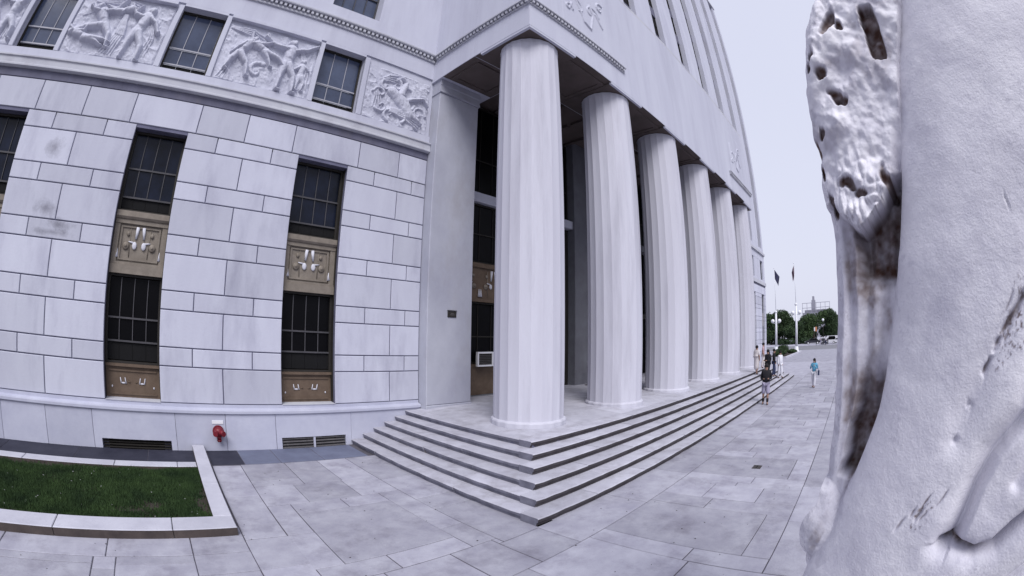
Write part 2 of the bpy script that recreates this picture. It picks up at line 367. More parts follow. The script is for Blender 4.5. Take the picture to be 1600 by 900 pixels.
# plinth
def ublock(a,b,va,vb,vz):
    MB().prism([(a+.005,-.2),(va,-.2),(va,vz),(vb,vz),(vb,-.2),(b-.005,-.2),(b-.005,.965),(a+.005,.965)],1,YA-.10,YA+.1).build('plinth_block','plinth',CH)
PY = YA-.10
xs = [-14,-12,-10,-8.2,-6.6,-5.2,-3.77,-2.35,.05,1.48,2.92,5.22,7.62]
for a,b in zip(xs[:-1],xs[1:]):
    if abs(a+2.35) < .01:
        ublock(a,b,-2.12,-.11,.235)
    elif abs(a-2.92) < .01:
        ublock(a,b,3.08,5.04,.295)
    else: block(a,b,-.2,.97,'plinth',PY,'plinth_block',.2)
MB().prism([(PY-.05,.965),(PY-.05,1.03),(PY-.035,1.06),(YA-.002,1.09),(YA-.002,1.175),(YA+.1,1.175),(YA+.1,.965)],0,-14,7.62).build('plinth_ledge','plinth',CH)
# cornice band over the ashlar
MB().box(-14, YA+.0, 8.945, 7.64, YA+.5, 9.18).build('dark_band','darktrim',CH)
MB().prism([(YA-.03,9.183),(YA-.12,9.22),(YA-.12,9.27),(YA-.10,9.29),(YA-.10,9.46),(YA-.14,9.49),(YA-.14,9.53),(YA-.05,9.57),(YA+.5,9.57),(YA+.5,9.183)],0,-14,7.64).build('string_course','trim',CH)
MB().box(-14, YA-.02, 9.573, 7.64, YA+.5, 9.82).build('relief_sill','stone_plain',CH)
# lower windows
def ornament(xc, z0, z1, parent, y, full=True):
    h = z1-z0; base = 'bronze' if full else 'bronzelow'
    def P(name, m, fn): mb = MB(); fn(mb); mb.build(name, m, parent)
    for s in (-1,1):
        if full:
            P('carved_leaf','whitewear',lambda mb: mb.ball((xc+s*.14, y-.02, z0+h*.42), (.07,.03,.10), 12, 8))
            P('plume','whitewear',lambda mb: mb.tube((xc+s*.12, y-.01, z0+h*.62), (xc+s*.09, y-.01, z0+h*.97), .03, .055, 8))
            P('rosette',base,lambda mb: mb.ball((xc+s*.40, y-.015, z0+h*.40), (.10,.035,.10), 12, 8).ball((xc+s*.40, y-.04, z0+h*.40), (.045,.03,.045), 10, 6))
            P('bud',base,lambda mb: mb.ball((xc+s*.36, y-.01, z0+h*.76), (.055,.035,.065), 10, 6))
            P('scroll','whitewear',lambda mb: mb.tube((xc+s*.16, y-.005, z0+h*.50), (xc+s*.33, y-.005, z0+h*.53), .028, .014, 8))
            P('flame','whitewear',lambda mb: mb.tube((xc+s*.64, y-.02, z0+h*.04), (xc+s*.64, y-.02, z0+h*.30), .05, .012, 8))
            P('stem',base,lambda mb: mb.tube((xc+s*.28, y, z0+.06), (xc+s*.30, y, z0+h*.95), .012, None, 6))
        else:
            for q in (.20,.34): P('carved_leaf','whitewear',lambda mb: mb.tube((xc+s*q, y-.0, z0+h*.44), (xc+s*(q+.03), y-.003, z0+h*.70), .020, .010, 8))
            P('bud','whitewear',lambda mb: mb.ball((xc+s*.28, y, z0+h*.46), (.06,.014,.022), 10, 6))
            P('rosette','whitewear',lambda mb: mb.ball((xc+s*.62, y, z0+h*.30), (.022,.014,.03), 10, 6))
            P('scroll',base,lambda mb: mb.tube((xc+s*.08, y, z0+h*.5), (xc+s*.15, y, z0+h*.52), .016, .01, 8))
def glazing(xc, hw, z0, z1, y, rails, verts, parent, glass='glassdark', bar='muntin', lowpane=True, tilt=0):
    fr = MB(); t = .06
    fr.box(xc-hw, y-.06, z0, xc-hw+t, y+.05, z1); fr.box(xc+hw-t, y-.06, z0, xc+hw, y+.05, z1)
    fr.box(xc-hw+t, y-.055, z1-t, xc+hw-t, y+.05, z1); fr.box(xc-hw+t, y-.055, z0, xc+hw-t, y+.05, z0+t)
    w = fr.build('window', 'metaldark', parent)
    for r_ in rails: piece('sash_rail', xc-hw+t, y-.045, r_-.022, xc+hw-t, y-.005, r_+.022, bar, w, 'b')
    zs = [z0+t]+[r_ for r_ in rails]+[z1-t]; xs = [xc-hw+t]+[xc+v for v in verts]+[xc+hw-t]
    for k in range(len(zs)-1):
        for i in range(len(xs)-1):
            if zs[k+1]-zs[k] > .12: piece('pane', xs[i]+.004, y+.0, zs[k]+.025, xs[i+1]-.004, y+.02, zs[k+1]-.025, glass if (k > 0 or lowpane) else 'black', w, 'b')
        if k > 0 or lowpane:
            for v in verts: piece('glazing_bar', xc+v-.011, y-.03, zs[k]+.023, xc+v+.011, y-.003, zs[k+1]-.023, bar, w, 'b')
    return w
def tall_window(xc):
    y = YA+.36
    glazing(xc, HW-.0, 5.80, 7.96, y, [6.17,6.93], [-.40,0,.40], CH, 'glassblue2', 'muntin', False)
    glazing(xc, HW-.0, 2.05, 4.24, y, [2.60,3.17], [-.40,0,.40], CH, 'glassdark', 'muntin', False)
    sp = MB(); y2 = YA+.24
    sp.box(xc-HW+.0, y2+.08, 4.24, xc+HW, y2+.2, 5.80)
    sp.box(xc-HW+.0, y2-.05, 4.24, xc+HW, y2+.079, 4.46); sp.box(xc-HW, y2-.01, 4.463, xc+HW, y2+.079, 4.53)
    sp.box(xc-HW, y2+.0, 5.49, xc+HW, y2+.079, 5.60); sp.prism([(y2-.03,5.603),(y2-.07,5.66),(y2-.07,5.80),(y2+.079,5.80),(y2+.079,5.603)],0,xc-HW,xc+HW)
    for s in (-1,1):
        a,b = sorted((xc+s*HW, xc+s*(HW-.16))); sp.box(a,y2+.02,4.533,b,y2+.079,5.487)
        a,b = sorted((xc+s*(HW-.20), xc+s*(HW-.25))); sp.box(a,y2+.04,4.58,b,y2+.079,5.44)
    sp.box(xc-HW+.253,y2+.045,4.58,xc+HW-.253,y2+.079,4.62); sp.box(xc-HW+.253,y2+.045,5.40,xc+HW-.253,y2+.079,5.44)
    o = sp.build('spandrel', 'bronze', CH); ornament(xc, 4.6, 5.45, o, y2+.07)
    sp = MB(); sp.box(xc-HW, y2+.08, 1.2, xc+HW, y2+.2, 2.05); sp.box(xc-HW, y2-.0, 1.98, xc+HW, y2+.079, 2.05)
    sp.box(xc-HW+.1, y2+.05, 1.28, xc+HW-.1, y2+.079, 1.32); sp.box(xc-HW+.1, y2+.05, 1.86, xc+HW-.1, y2+.079, 1.90)
    o = sp.build('base_panel', 'bronzelow', CH); ornament(xc, 1.3, 1.88, o, y2+.07, False)
    MB().prism([(YA-.02,1.178),(YA-.02,1.19),(y2+.2,1.215),(y2+.2,1.178)],0,xc-HW,xc+HW).build('window_sill','trim',CH)
    MB().box(xc+HW-.005, YA+.15, 1.22, xc+HW+.015, YA+.56, 7.96).build('window_jamb','metaldark',CH)
    MB().box(xc-HW-.015, YA+.15, 1.22, xc-HW+.005, YA+.56, 7.96).build('window_jamb','metaldark',CH)
M['glassblue2'] = mat('upper_sash_glass', (.010,.014,.030), .2, (.003,.004,.008), 1.6, spec=.2)
for w in WIN: tall_window(w)
# relief storey: piers, small windows, carved panels
UW = 0.78
ux = [-14.0]
for w in WIN: ux += [w-UW, w+UW]
ux.append(7.64)
for i in range(0,len(ux),2):
    MB().box(ux[i], YA+.06, 9.823, ux[i+1], YA+.9, 12.2).build('relief_backing','stone_plain',CH)
for w in WIN:
    for s in (-1,1):
        a,b = sorted((w+s*UW, w+s*(UW+.17))); piece('window_architrave', a, YA-.03, 9.823, b, YA+.1, 12.10, 'stone_plain', CH, 'f', .01)
    glazing(w, UW-.0, 9.92, 12.10, YA+.34, [10.16,10.72], [-.26,.26], CH, 'glassblue', 'muntinlight', False)
    MB().box(w-UW, YA+.4, 9.823, w+UW, YA+.9, 9.92).build('window_sill','metaldark',CH)
    MB().box(w-UW, YA+.0, 12.10, w+UW, YA+.9, 12.2).build('lintel','stone_plain',CH)
MB().box(-14, YA-.0, 12.203, 7.64, YA+.9, 12.93).build('frieze','stone_plain',CH)
def capsule_field(X, Z, caps, wob=True):
    Hh = np.zeros_like(X)
    if wob:
        X = X+.03*(fbm(X*3,Z*3,X*0+1.5,3)-.5)*2; Z = Z+.03*(fbm(X*3,Z*3,X*0+9.5,3)-.5)*2
    for (x0,z0,x1,z1,r1,r2,h) in caps:
        dx,dz = x1-x0,z1-z0; t = np.clip(((X-x0)*dx+(Z-z0)*dz)/(dx*dx+dz*dz+1e-9),0,1)
        d = np.hypot(X-x0-t*dx, Z-z0-t*dz); r_ = r1+(r2-r1)*t
        q = np.sqrt(np.clip(1-(d/r_)**2,0,1))*h
        Hh = np.where(q > Hh, q, Hh)
    return Hh
def figure(x, z, s, lean=0, arms=((-.5,.2),(.5,.4)), legs=((-.12,-.5),(.2,-.5)), flip=1, h=.16):
    """relief figure as limbs; x,z pelvis; s height scale"""
    c = []; L = lambda a,b,r1,r2,k=1: c.append((x+flip*a[0]*s, z+a[1]*s, x+flip*b[0]*s, z+b[1]*s, r1*s*1.22, r2*s*1.22, h*k*1.25))
    sh = (math.sin(lean)*.34, math.cos(lean)*.34); hd = (math.sin(lean*1.2)*.50, math.cos(lean*1.2)*.50)
    L((0,0), (sh[0]*.5,sh[1]*.5), .105,.085, 1.0); L((sh[0]*.45,sh[1]*.45), sh, .09,.125, 1.15)
    L(sh, hd, .045,.045,.9); L(hd,(hd[0]+.015,hd[1]+.035), .062,.066,1.15); L((hd[0]-.02,hd[1]+.03),(hd[0]-.04,hd[1]+.02),.065,.06,1.05)
    for k,(ax,az) in enumerate(arms):
        e = (sh[0]+ax*.5+(.06 if ax > 0 else -.06), sh[1]+az*.35-.05*(1-k)); hnd = (sh[0]+ax, sh[1]+az)
        L((sh[0]+(.09 if ax > 0 else -.09), sh[1]), e, .05,.042,1.2); L(e,hnd,.042,.026,1.15); L(hnd,(hnd[0]+.03,hnd[1]+.03),.032,.02,1.1)
    for k,(lx,lz) in enumerate(legs):
        kn = (lx*.6+(.07 if k else -.02), lz*.48); L((.04*(1 if k else -1),-.02), kn, .085,.058,1.1+.1*k); L(kn,(lx,lz),.058,.03,1.1+.1*k); L((lx,lz),(lx+.08,lz-.01),.032,.022,1.0)
    return c
def curl(x,z,r,a0,turns,n=14,w=.05,h=.12,sgn=1):
    c = []; p = None
    for i in range(n+1):
        t = i/n; a = a0+sgn*turns*2*math.pi*t; q = r*(1-.85*t); pt = (x+q*math.cos(a), z+q*math.sin(a))
        if p: c.append((*p,*pt,w*(1-.5*t)+.008,w*(1-.5*(t+1/n))+.008,h*(1-.2*t)))
        p = pt
    return c
def drape(x0,z0,x1,z1,n,w=.03,h=.09,sp=.07,bend=.1):
    c = []
    dx,dz = x1-x0,z1-z0; l = math.hypot(dx,dz); nx,nz = -dz/l,dx/l
    for i in range(n):
        o = (i-(n-1)/2)*sp; m = (x0+dx*.5+nx*(o+bend*l), z0+dz*.5+nz*(o+bend*l))
        c.append((x0+nx*o*.4,z0+nz*o*.4,*m,w,w*1.2,h)); c.append((*m,x1+nx*o*1.6,z1+nz*o*1.6,w*1.2,w*.6,h*.8))
    return c
def relief(x0, x1, z0, z1, caps, y=YA, nu=310, scale_h=1.0, label=None, gouge=.02):
    nv = int(nu*(z1-z0)/(x1-x0)); X,Z = np.meshgrid(np.linspace(0,x1-x0,nu), np.linspace(0,z1-z0,nv))
    Hh = capsule_field(X,Z,caps)*scale_h*.92
    ridge = 1-np.abs(2*fbm(X*2.3+Z*1.2,Z*2.0-X*.5,X*0+x0,4,.45)-1)*2.2; Hh = np.maximum(Hh, .05*np.clip(ridge,0,1)**1.5)
    fig = Hh > .01
    Hh = Hh + gouge*(fbm(X*9,Z*9,X*0+3,4)-.5) + np.where(fig, .035*(fbm(X*22+Z*6,Z*9,X*0+5,3)-.5), 0)
    e = np.minimum.reduce([X, x1-x0-X, Z, z1-z0-Z]); Hh = Hh*sst(0,.05,e)
    k = Hh.copy()
    for _ in range(1): k[1:-1,1:-1] = (k[1:-1,1:-1]*2+k[:-2,1:-1]+k[2:,1:-1]+k[1:-1,:-2]+k[1:-1,2:])/6
    V = np.stack([X+x0, y+.055-k, Z+z0],-1).reshape(-1,3)
    # flip order so that normals face the street
    return grid_mesh('relief_panel', V, nu, nv, ['stone_plain'], CH)
cM = figure(.62,1.02,1.35,.5,((-.35,-.35),(.35,.1)),((-.25,-.45),(.3,-.55)))+figure(1.45,1.28,1.2,-1.1,((-.2,.3),(.45,.15)),((.2,-.42),(.55,-.3)))+figure(2.25,1.05,1.55,.05,((-.62,.16),(.55,.26)),((-.1,-.62),(.22,-.6)))+drape(.1,1.9,1.5,1.55,4)+drape(2.6,1.8,2.9,.3,4)+drape(.35,.9,.25,.1,3)+curl(1.35,.55,.30,1,.9,w=.08)+figure(2.8,.75,1.0,0,((-.3,-.2),(.2,-.1)),((-.1,-.5),(.1,-.5)),1,.10)
relief(-.16,3.02,9.83,11.93,cM)
cL = figure(1.15,1.05,1.45,-.5,((.45,.35),(-.35,.1)),((-.65,-.25),(.25,-.5)))+figure(2.35,1.0,1.6,.25,((-.4,.2),(.35,-.3)),((-.15,-.62),(.2,-.6)))+drape(.5,1.9,2.2,1.75,5)+drape(1.75,1.5,1.6,.15,5,.05,.12)+figure(.7,.55,1.2,-1.2,((.3,.2),(-.3,.2)),((.5,-.15),(.7,-.05)))+drape(.25,1.3,.9,1.7,4)+figure(1.5,1.6,1.1,1.2,((.3,.12),(-.25,-.2)),((-.5,.1),(-.5,-.1)))+drape(2.75,1.5,2.8,.2,3)
relief(-5.43,-2.12,9.83,11.93,cL)
cR = []
for i in range(9): 
    a = i*.75; cR += curl(.75+.55*math.cos(a)+.35,.95+.6*math.sin(a),.26,a,.8,w=.06,sgn=1 if i%2 else -1)
cR += [(1.0,1.25,1.45,.95,.2,.28,.2),(1.45,.95,1.75,.55,.28,.2,.2),(1.35,1.25,1.5,1.75,.16,.10,.2),(1.5,1.75,1.3,1.9,.1,.06,.2),(1.75,1.15,2.25,1.35,.09,.06,.2),(2.25,1.35,2.45,1.1,.06,.04,.18),(1.75,.6,2.25,.35,.12,.06,.18)]+drape(.5,1.6,1.2,1.8,4)+drape(1.0,.5,2.2,.3,5,.045,.12)+drape(.3,1.3,.5,.5,4)+curl(2.1,.7,.3,0,1,w=.06)
relief(4.97,7.5,9.83,11.93,cR)
cE = figure(1.0,1.0,1.5,.2)+figure(2.1,1.0,1.5,-.3)+drape(.4,1.8,1.0,.3,4)+drape(2.6,1.7,2.8,.2,5,.05)+figure(2.8,.9,1.4,.1,((-.3,.2),(.2,.3)))
relief(-10.6,-7.38,9.83,11.93,cE)
for a,b in ((-10.5,-7.4),(-5.4,-2.15),(-.2,3.0)): piece('relief_hood', a, YA-.12, 12.0, b, YA+.055, 12.13, 'stone_plain', CH, 'f', .012)
# dentil course
def dentils(x0,x1,y,z,par=CH,ax=0,step=.17,n0=0):
    mb = MB(); x = x0
    while x+.09 < x1:
        if ax == 0: mb.box(x,y-.11,z-.10,x+.09,y+.0,z+.02)
        else: mb.box(y-.11,x,z-.10,y+.0,x+.09,z+.02)
        x += step
    stuff(mb.build('dentil_row','trim',par))
MB().prism([(YA-.02,12.935),(YA-.06,12.95),(YA-.06,13.03),(YA+.9,13.03),(YA+.9,12.935)],0,-14,7.5).build('dentil_fillet','trim',CH)
dentils(-6,7.4,YA-.02,13.14)
MB().prism([(YA-.02,13.033),(YA-.02,13.163),(YA-.16,13.165),(YA-.18,13.2),(YA-.18,13.25),(YA-.05,13.30),(YA+.9,13.30),(YA+.9,13.033)],0,-14,7.5).build('dentil_moulding','trim',CH)
# main body above the dentils
TOP = 54.0
SLX = [3.98-5.12*k for k in (3,2,1)][0:0]+[-6.26,-1.14,3.98]+[3.98+5.12*k for k in range(1,11)]
SW = .96
MB().box(-14, YA+.9, 13.303, XEND-.01, YA+1.5, TOP).build('upper_wall','stone_plain',CH)
MB().box(-14, YA+.0, 13.303, XEND, YA+.9, 13.88).build('upper_band','stone_plain',CH)
fx = [-14]+[q for w in SLX for q in (w-SW,w+SW)]+[XEND]
for i in range(0,len(fx),2):
    a,b = fx[i],fx[i+1]
    if b > XEND: b = XEND
    if a < b: MB().box(a, YA+.02, 13.883, b, YA+.92, TOP-.02).build('fin_pier','stone_plain',CH)
for k,w in enumerate(SLX):
    if w > 4.5 and w < 24: continue
    z = 13.96; nfl = 1 if w < 5 else 10
    for q in range(nfl):
        g_ = MB(); g_.box(w-SW,YA+.50,z,w-SW+.06,YA+.6,z+2.6); g_.box(w+SW-.06,YA+.50,z,w+SW,YA+.6,z+2.6); g_.box(w-SW+.06,YA+.5,z,w+SW-.06,YA+.6,z+.06); g_.box(w-SW+.06,YA+.5,z+1.3,w+SW-.06,YA+.6,z+1.34)
        for dx in (-.45,0,.45): g_.box(w+dx-.012,YA+.51,z+.06,w+dx+.012,YA+.55,z+2.6)
        wo = g_.build('window','metaldark' if w > 5 else 'muntin',CH)
        for c4 in range(4): piece('pane', w-SW+.06+c4*.46, YA+.56, z+.06, w-SW+.06+(c4+1)*.46-.006, YA+.58, z+2.6, 'glassblue' if w < 5 else 'glassdark', wo, 'b')
        piece('spandrel', w-SW, YA+.45, z+2.603, w+SW, YA+.9, z+3.78, 'darktrim' if w > 5 else 'stone_plain', CH, 'b')
        z += 3.8
MB().box(XEND-.6, YA+.93, -.3, XEND, YA+30, TOP).build('end_wall','stone_plain',CH)
MB().box(-14.1, YA+1.51, 0, -13.9+.2, YA+30, TOP).build('end_wall','stone_plain',CH)
MB().box(-14, YA+1.5, TOP-.6, XEND-.61, YA+30, TOP-.3).build('roof','trim',CH)
MB().box(-14, YA-.1, TOP-.019, XEND+.1, YA+.9, TOP+.4).build('cornice','trim',CH)

# right wing (beyond the porch), seen at a grazing angle
WX = [34.7,39.82,44.94,50.06,55.18]
ex = [XR_-.2]
for w in WX: ex += [w-.8,w+.8]
ex.append(XEND)
for i in range(0,len(ex),2):
    for k in range(len(Zc)-1): piece('stone_course', ex[i], YA, Zc[k]+G, ex[i+1], YA+.9, Zc[k+1]-G, 'stone', CH, 'f', .012)
    MB().box(ex[i]+.01, YA+.03, 0, ex[i+1]-.01, YA+.88, 12.2).build('wall_core','core',CH)
    MB().box(ex[i], YA+.01, 9.823, ex[i+1], YA+.9, 12.2).build('wall_panel','stone_plain',CH)
MB().box(XR_, YA+.58, -.2, XEND-.7, YA+.89, 12.2).build('wall_core','metaldark',CH)
for w in WX:
    glazing(w,.8,5.8,7.96,YA+.3,[6.9],[0],CH); glazing(w,.8,1.22,4.24,YA+.3,[3.1],[0],CH); piece('spandrel',w-.8,YA+.25,4.24,w+.8,YA+.5,5.8,'bronze',CH,'b'); glazing(w,.8,9.9,12.1,YA+.3,[11],[0],CH,'glassblue')
MB().box(XR_, PY, -.2, XEND, YA+.02, 1.17).build('plinth_course','plinth',CH)
MB().box(XR_, YA-.02, 8.06, XEND, YA+.5, 8.93).build('stone_course','stone',CH)
MB().box(XR_, YA, 8.933, XEND, YA+.5, 9.18).build('dark_band','darktrim',CH)
MB().box(XR_, YA-.12, 9.183, XEND+.1, YA+.5, 9.57).build('string_course','trim',CH)
MB().box(XR_, YA-.02, 9.573, XEND, YA+.5, 9.82).build('relief_sill','stone_plain',CH)
MB().box(XR_, YA, 12.203, XEND, YA+.9, 12.93).build('frieze','stone_plain',CH)
MB().box(XR_, YA-.06, 12.933, XEND, YA+.9, 13.03).build('dentil_fillet','trim',CH)
MB().box(XR_, YA-.18, 13.033, XEND+.1, YA+.9, 13.30).build('dentil_moulding','trim',CH)

# ---------------------------------------------------------------- portico
CX = [8.64+4.28*k for k in range(6)]; CY = 7.93; R0, R1 = .935, .905
ZCAP = 11.84; ZE = 11.975; FB = 12.055
def column_mesh():
    nf = 20; per = 8; n = nf*per
    def rf(a,z):
        t = (a*nf/(2*math.pi)+.5)%1; return 1-.021*(math.sin(math.pi*t))**.9
    mb = MB(); prof = []
    for i in range(13):
        t = i/12; prof.append((R0+(R1-R0)*t+.012*math.sin(math.pi*t), 1.085+(ZCAP-1.085)*t))
    mb.lathe(prof,0,0,n,rf=rf,sm=False)
    return mb
def ringscallop(a,z): 
    t = (a*20/(2*math.pi)+.5)%1; return 1-.02*math.sin(math.pi*t)
sh_me = column_mesh().mesh('shaft','column')
cb = MB(); cb.lathe([(1.0,.90),(1.005,.95),(1.005,1.04),(.985,1.075),(.945,1.09)],0,0,100,sm=False,rf=ringscallop); base_me = cb.mesh('column_base','column')
cc = MB(); cc.lathe([(R1-.035,ZCAP-.03),(R1-.01,ZCAP+.01),(R1+.015,ZCAP+.035),(R1-.02,ZCAP+.055),(R1+.015,ZCAP+.075),(R1+.02,ZCAP+.11),(R1-.04,ZCAP+.125)],0,0,100,rf=ringscallop); cap_me = cc.mesh('capital','column')
for x in CX:
    c = link('column', sh_me, CH, loc=Vector((x,CY,0))-CH.location)
    link('column_base', base_me, c); link('capital', cap_me, c)
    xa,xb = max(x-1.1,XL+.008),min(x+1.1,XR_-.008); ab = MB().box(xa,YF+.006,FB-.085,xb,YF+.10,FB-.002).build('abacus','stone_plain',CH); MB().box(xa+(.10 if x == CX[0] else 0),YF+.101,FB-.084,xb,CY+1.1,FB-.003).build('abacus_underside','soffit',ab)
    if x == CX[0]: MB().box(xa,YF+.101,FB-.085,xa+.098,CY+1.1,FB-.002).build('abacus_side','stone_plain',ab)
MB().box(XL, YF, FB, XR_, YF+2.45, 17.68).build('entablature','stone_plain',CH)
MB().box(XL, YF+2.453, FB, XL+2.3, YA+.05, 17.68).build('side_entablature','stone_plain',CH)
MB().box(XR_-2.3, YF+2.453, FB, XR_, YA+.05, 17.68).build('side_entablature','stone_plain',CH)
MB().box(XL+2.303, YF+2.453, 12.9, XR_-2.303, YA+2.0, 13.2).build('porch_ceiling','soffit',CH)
MB().box(XL+2.303, YA+.3, 13.2, XR_-2.3, YA+1.2, 17.6).build('upper_band','stone_plain',CH)
MB().box(XL+.02, YF+.02, 17.683, XR_-.02, YA+.0, 17.9).build('parapet_roof','trim',CH)
# soffit coffers between columns
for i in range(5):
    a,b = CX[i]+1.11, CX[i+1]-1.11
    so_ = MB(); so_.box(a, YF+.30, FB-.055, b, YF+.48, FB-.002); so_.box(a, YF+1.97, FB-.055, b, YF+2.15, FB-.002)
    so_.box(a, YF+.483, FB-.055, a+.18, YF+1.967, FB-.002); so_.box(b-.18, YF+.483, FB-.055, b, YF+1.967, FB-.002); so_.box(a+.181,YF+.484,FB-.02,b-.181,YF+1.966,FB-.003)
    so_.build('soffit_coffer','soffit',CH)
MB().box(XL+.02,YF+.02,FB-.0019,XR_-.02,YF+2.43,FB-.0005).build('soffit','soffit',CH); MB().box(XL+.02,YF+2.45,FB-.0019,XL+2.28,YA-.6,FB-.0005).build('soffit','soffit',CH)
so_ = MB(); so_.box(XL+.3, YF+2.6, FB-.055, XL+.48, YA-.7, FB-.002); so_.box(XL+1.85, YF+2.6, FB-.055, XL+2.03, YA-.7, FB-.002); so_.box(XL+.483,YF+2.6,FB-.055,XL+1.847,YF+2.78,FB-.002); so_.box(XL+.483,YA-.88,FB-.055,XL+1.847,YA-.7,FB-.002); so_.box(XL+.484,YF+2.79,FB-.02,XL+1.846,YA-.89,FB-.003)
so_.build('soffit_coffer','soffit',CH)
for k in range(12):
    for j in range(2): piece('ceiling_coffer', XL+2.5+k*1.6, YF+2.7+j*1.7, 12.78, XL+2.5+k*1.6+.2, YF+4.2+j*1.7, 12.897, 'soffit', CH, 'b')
# moulding at the foot of the corner pavilions
def corner_dentil(x0,x1):
    MB().prism([(YF-.005,12.98),(YF-.05,13.0),(YF-.05,13.03),(YF-.005,13.05)],0,x0,x1).build('dentil_fillet','trim',CH)
    MB().prism([(YF-.005,13.16),(YF-.14,13.165),(YF-.15,13.2),(YF-.13,13.24),(YF-.005,13.28)],0,x0,x1).build('dentil_moulding','trim',CH)
    dentils(x0+.03,x1,YF+.0,13.14)
corner_dentil(XL-.15,12.85); corner_dentil(XR_-5.3,XR_+.12)
MB().prism([(XL-.15,13.165),(XL-.15,13.22),(XL-.13,13.24),(XL-.005,13.28),(XL-.005,13.16)],1,YF-.12,YA-.19).build('dentil_moulding','trim',CH)
MB().prism([(XL-.05,13.0),(XL-.05,13.03),(XL-.005,13.05),(XL-.005,12.98)],1,YF-.04,YA-.19).build('dentil_fillet','trim',CH)
dentils(YF-.0,YA-.2,XL+.0,13.14,ax=1)
# shallow carved emblem (shield and scrolls) on the corner pavilions
def emblem(x0,x1):
    w = x1-x0; c = []
    c += curl(w*.33,1.25,.62,2.6,.55,w=.045,h=.05,sgn=-1)+curl(w*.62,1.55,.5,.2,.7,w=.045,h=.05)+[(w*.30,1.7,w*.45,.75,.05,.04,.05),(w*.45,.75,w*.58,.62,.04,.05,.06),(w*.58,.62,w*.66,1.5,.05,.05,.05),(w*.66,1.5,w*.6,1.95,.05,.08,.06),(w*.72,1.7,w*.86,1.2,.06,.05,.05),(w*.12,1.2,w*.12,2.2,.1,.06,.05),(w*.16,1.0,w*.2,1.3,.06,.05,.05)]
    c += curl(w*.14,.95,.22,0,1,w=.05,h=.06)+curl(w*.85,2.3,.3,1,1,w=.05,h=.06)
    nu,nv = 150,150; X,Z = np.meshgrid(np.linspace(0,w,nu),np.linspace(0,3.2,nv))
    Hh = capsule_field(X,Z,c); e = np.minimum.reduce([X,w-X,Z,3.2-Z]); Hh = Hh+.012*sst(.02,.06,e)
    k = Hh.copy()
    V = np.stack([X+x0, YF-.002-k, Z+13.32],-1).reshape(-1,3)
    grid_mesh('carved_emblem', V, nu, nv, ['stone_plain'], CH)
emblem(9.15,12.0); emblem(XR_-4.6,XR_-1.7)
# wall pier (anta) under the side beam
PF = 11.22
def anta(x0,x1):
    o = MB().fbox(x0,PF,1.04,x1,YA+1.0,11.50,.02).build('pilaster','pier',CH)
    MB().fbox(x0-.02,PF-.03,.90,x1+.02,YA+1.0,1.037,.02).build('pilaster_base','pier',o)
    MB().prism([(PF+.0,11.503),(PF-.05,11.52),(PF-.05,11.60),(PF-.02,11.62),(PF-.02,11.80),(PF-.045,11.84),(PF-.045,FB-.003),(YA+1.0,FB-.003),(YA+1.0,11.503)],0,x0-.03,x1+.03).build('pilaster_cap','pier',o)
anta(7.65,9.42); anta(XR_-1.9,XR_-.12)
# porch back wall, pilasters, openings
YB = 12.45
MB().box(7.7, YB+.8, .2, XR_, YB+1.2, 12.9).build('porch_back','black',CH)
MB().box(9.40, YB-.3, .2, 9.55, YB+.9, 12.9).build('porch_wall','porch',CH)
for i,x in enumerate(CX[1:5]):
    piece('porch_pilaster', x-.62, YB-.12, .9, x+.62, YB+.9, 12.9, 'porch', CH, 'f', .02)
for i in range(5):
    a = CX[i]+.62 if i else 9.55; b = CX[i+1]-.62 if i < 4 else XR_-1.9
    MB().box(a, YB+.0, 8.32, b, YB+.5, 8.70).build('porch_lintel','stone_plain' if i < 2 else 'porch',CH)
    xc = (a+b)/2; hw = (b-a)/2
    glazing(xc,hw,8.72,12.7,YB+.35,[10.2],[-hw/2,0,hw/2],CH,'glassdark','metaldark')
    if i in (0,4):
        glazing(xc,hw,5.98,8.30,YB+.25,[7.1],[-hw/2,0,hw/2],CH,'glassdark','metaldark')
        o = MB().box(a,YB+.15,4.5,b,YB+.4,5.97).box(a,YB+.08,4.5,b,YB+.149,4.62).box(a,YB+.08,5.8,b,YB+.149,5.97).build('spandrel','bronzelow',CH)
        for q in range(2): ornament(a+hw*(.5+q),4.65,5.75,o,YB+.14)
        glazing(xc,hw,2.2,4.49,YB+.25,[3.2],[-hw/2,0,hw/2],CH,'glassdark','metaldark')
        MB().box(a,YB+.15,1.02,b,YB+.4,2.18).box(a,YB+.1,2.08,b,YB+.149,2.18).build('base_panel','bronzelow',CH)
        MB().fbox(a-.1,YB-.02,.9,b,YB+.45,1.01,.01).build('window_sill','porch',CH)
    else:
        d = MB(); d.box(a,YB+.3,.9,a+.25,YB+.5,8.3); d.box(b-.25,YB+.3,.9,b,YB+.5,8.3); d.box(a+.25,YB+.3,4.3,b-.25,YB+.5,4.6); d.box(xc-.05,YB+.32,.9,xc+.05,YB+.45,4.3)
        dd = d.build('door','metaldark',CH)
        for s in (-1,1):
            for q in range(3): piece('pane', min(xc+s*.06,xc+s*(hw-.27)), YB+.4, 1.1+q*1.05, max(xc+s*.06,xc+s*(hw-.27)), YB+.42, 2.08+q*1.05, 'glassdark', dd, 'b')
            piece('door_handle', xc+s*.12-.02, YB+.24, 1.8, xc+s*.12+.02, YB+.31, 2.3, 'muntin', dd, 'b')
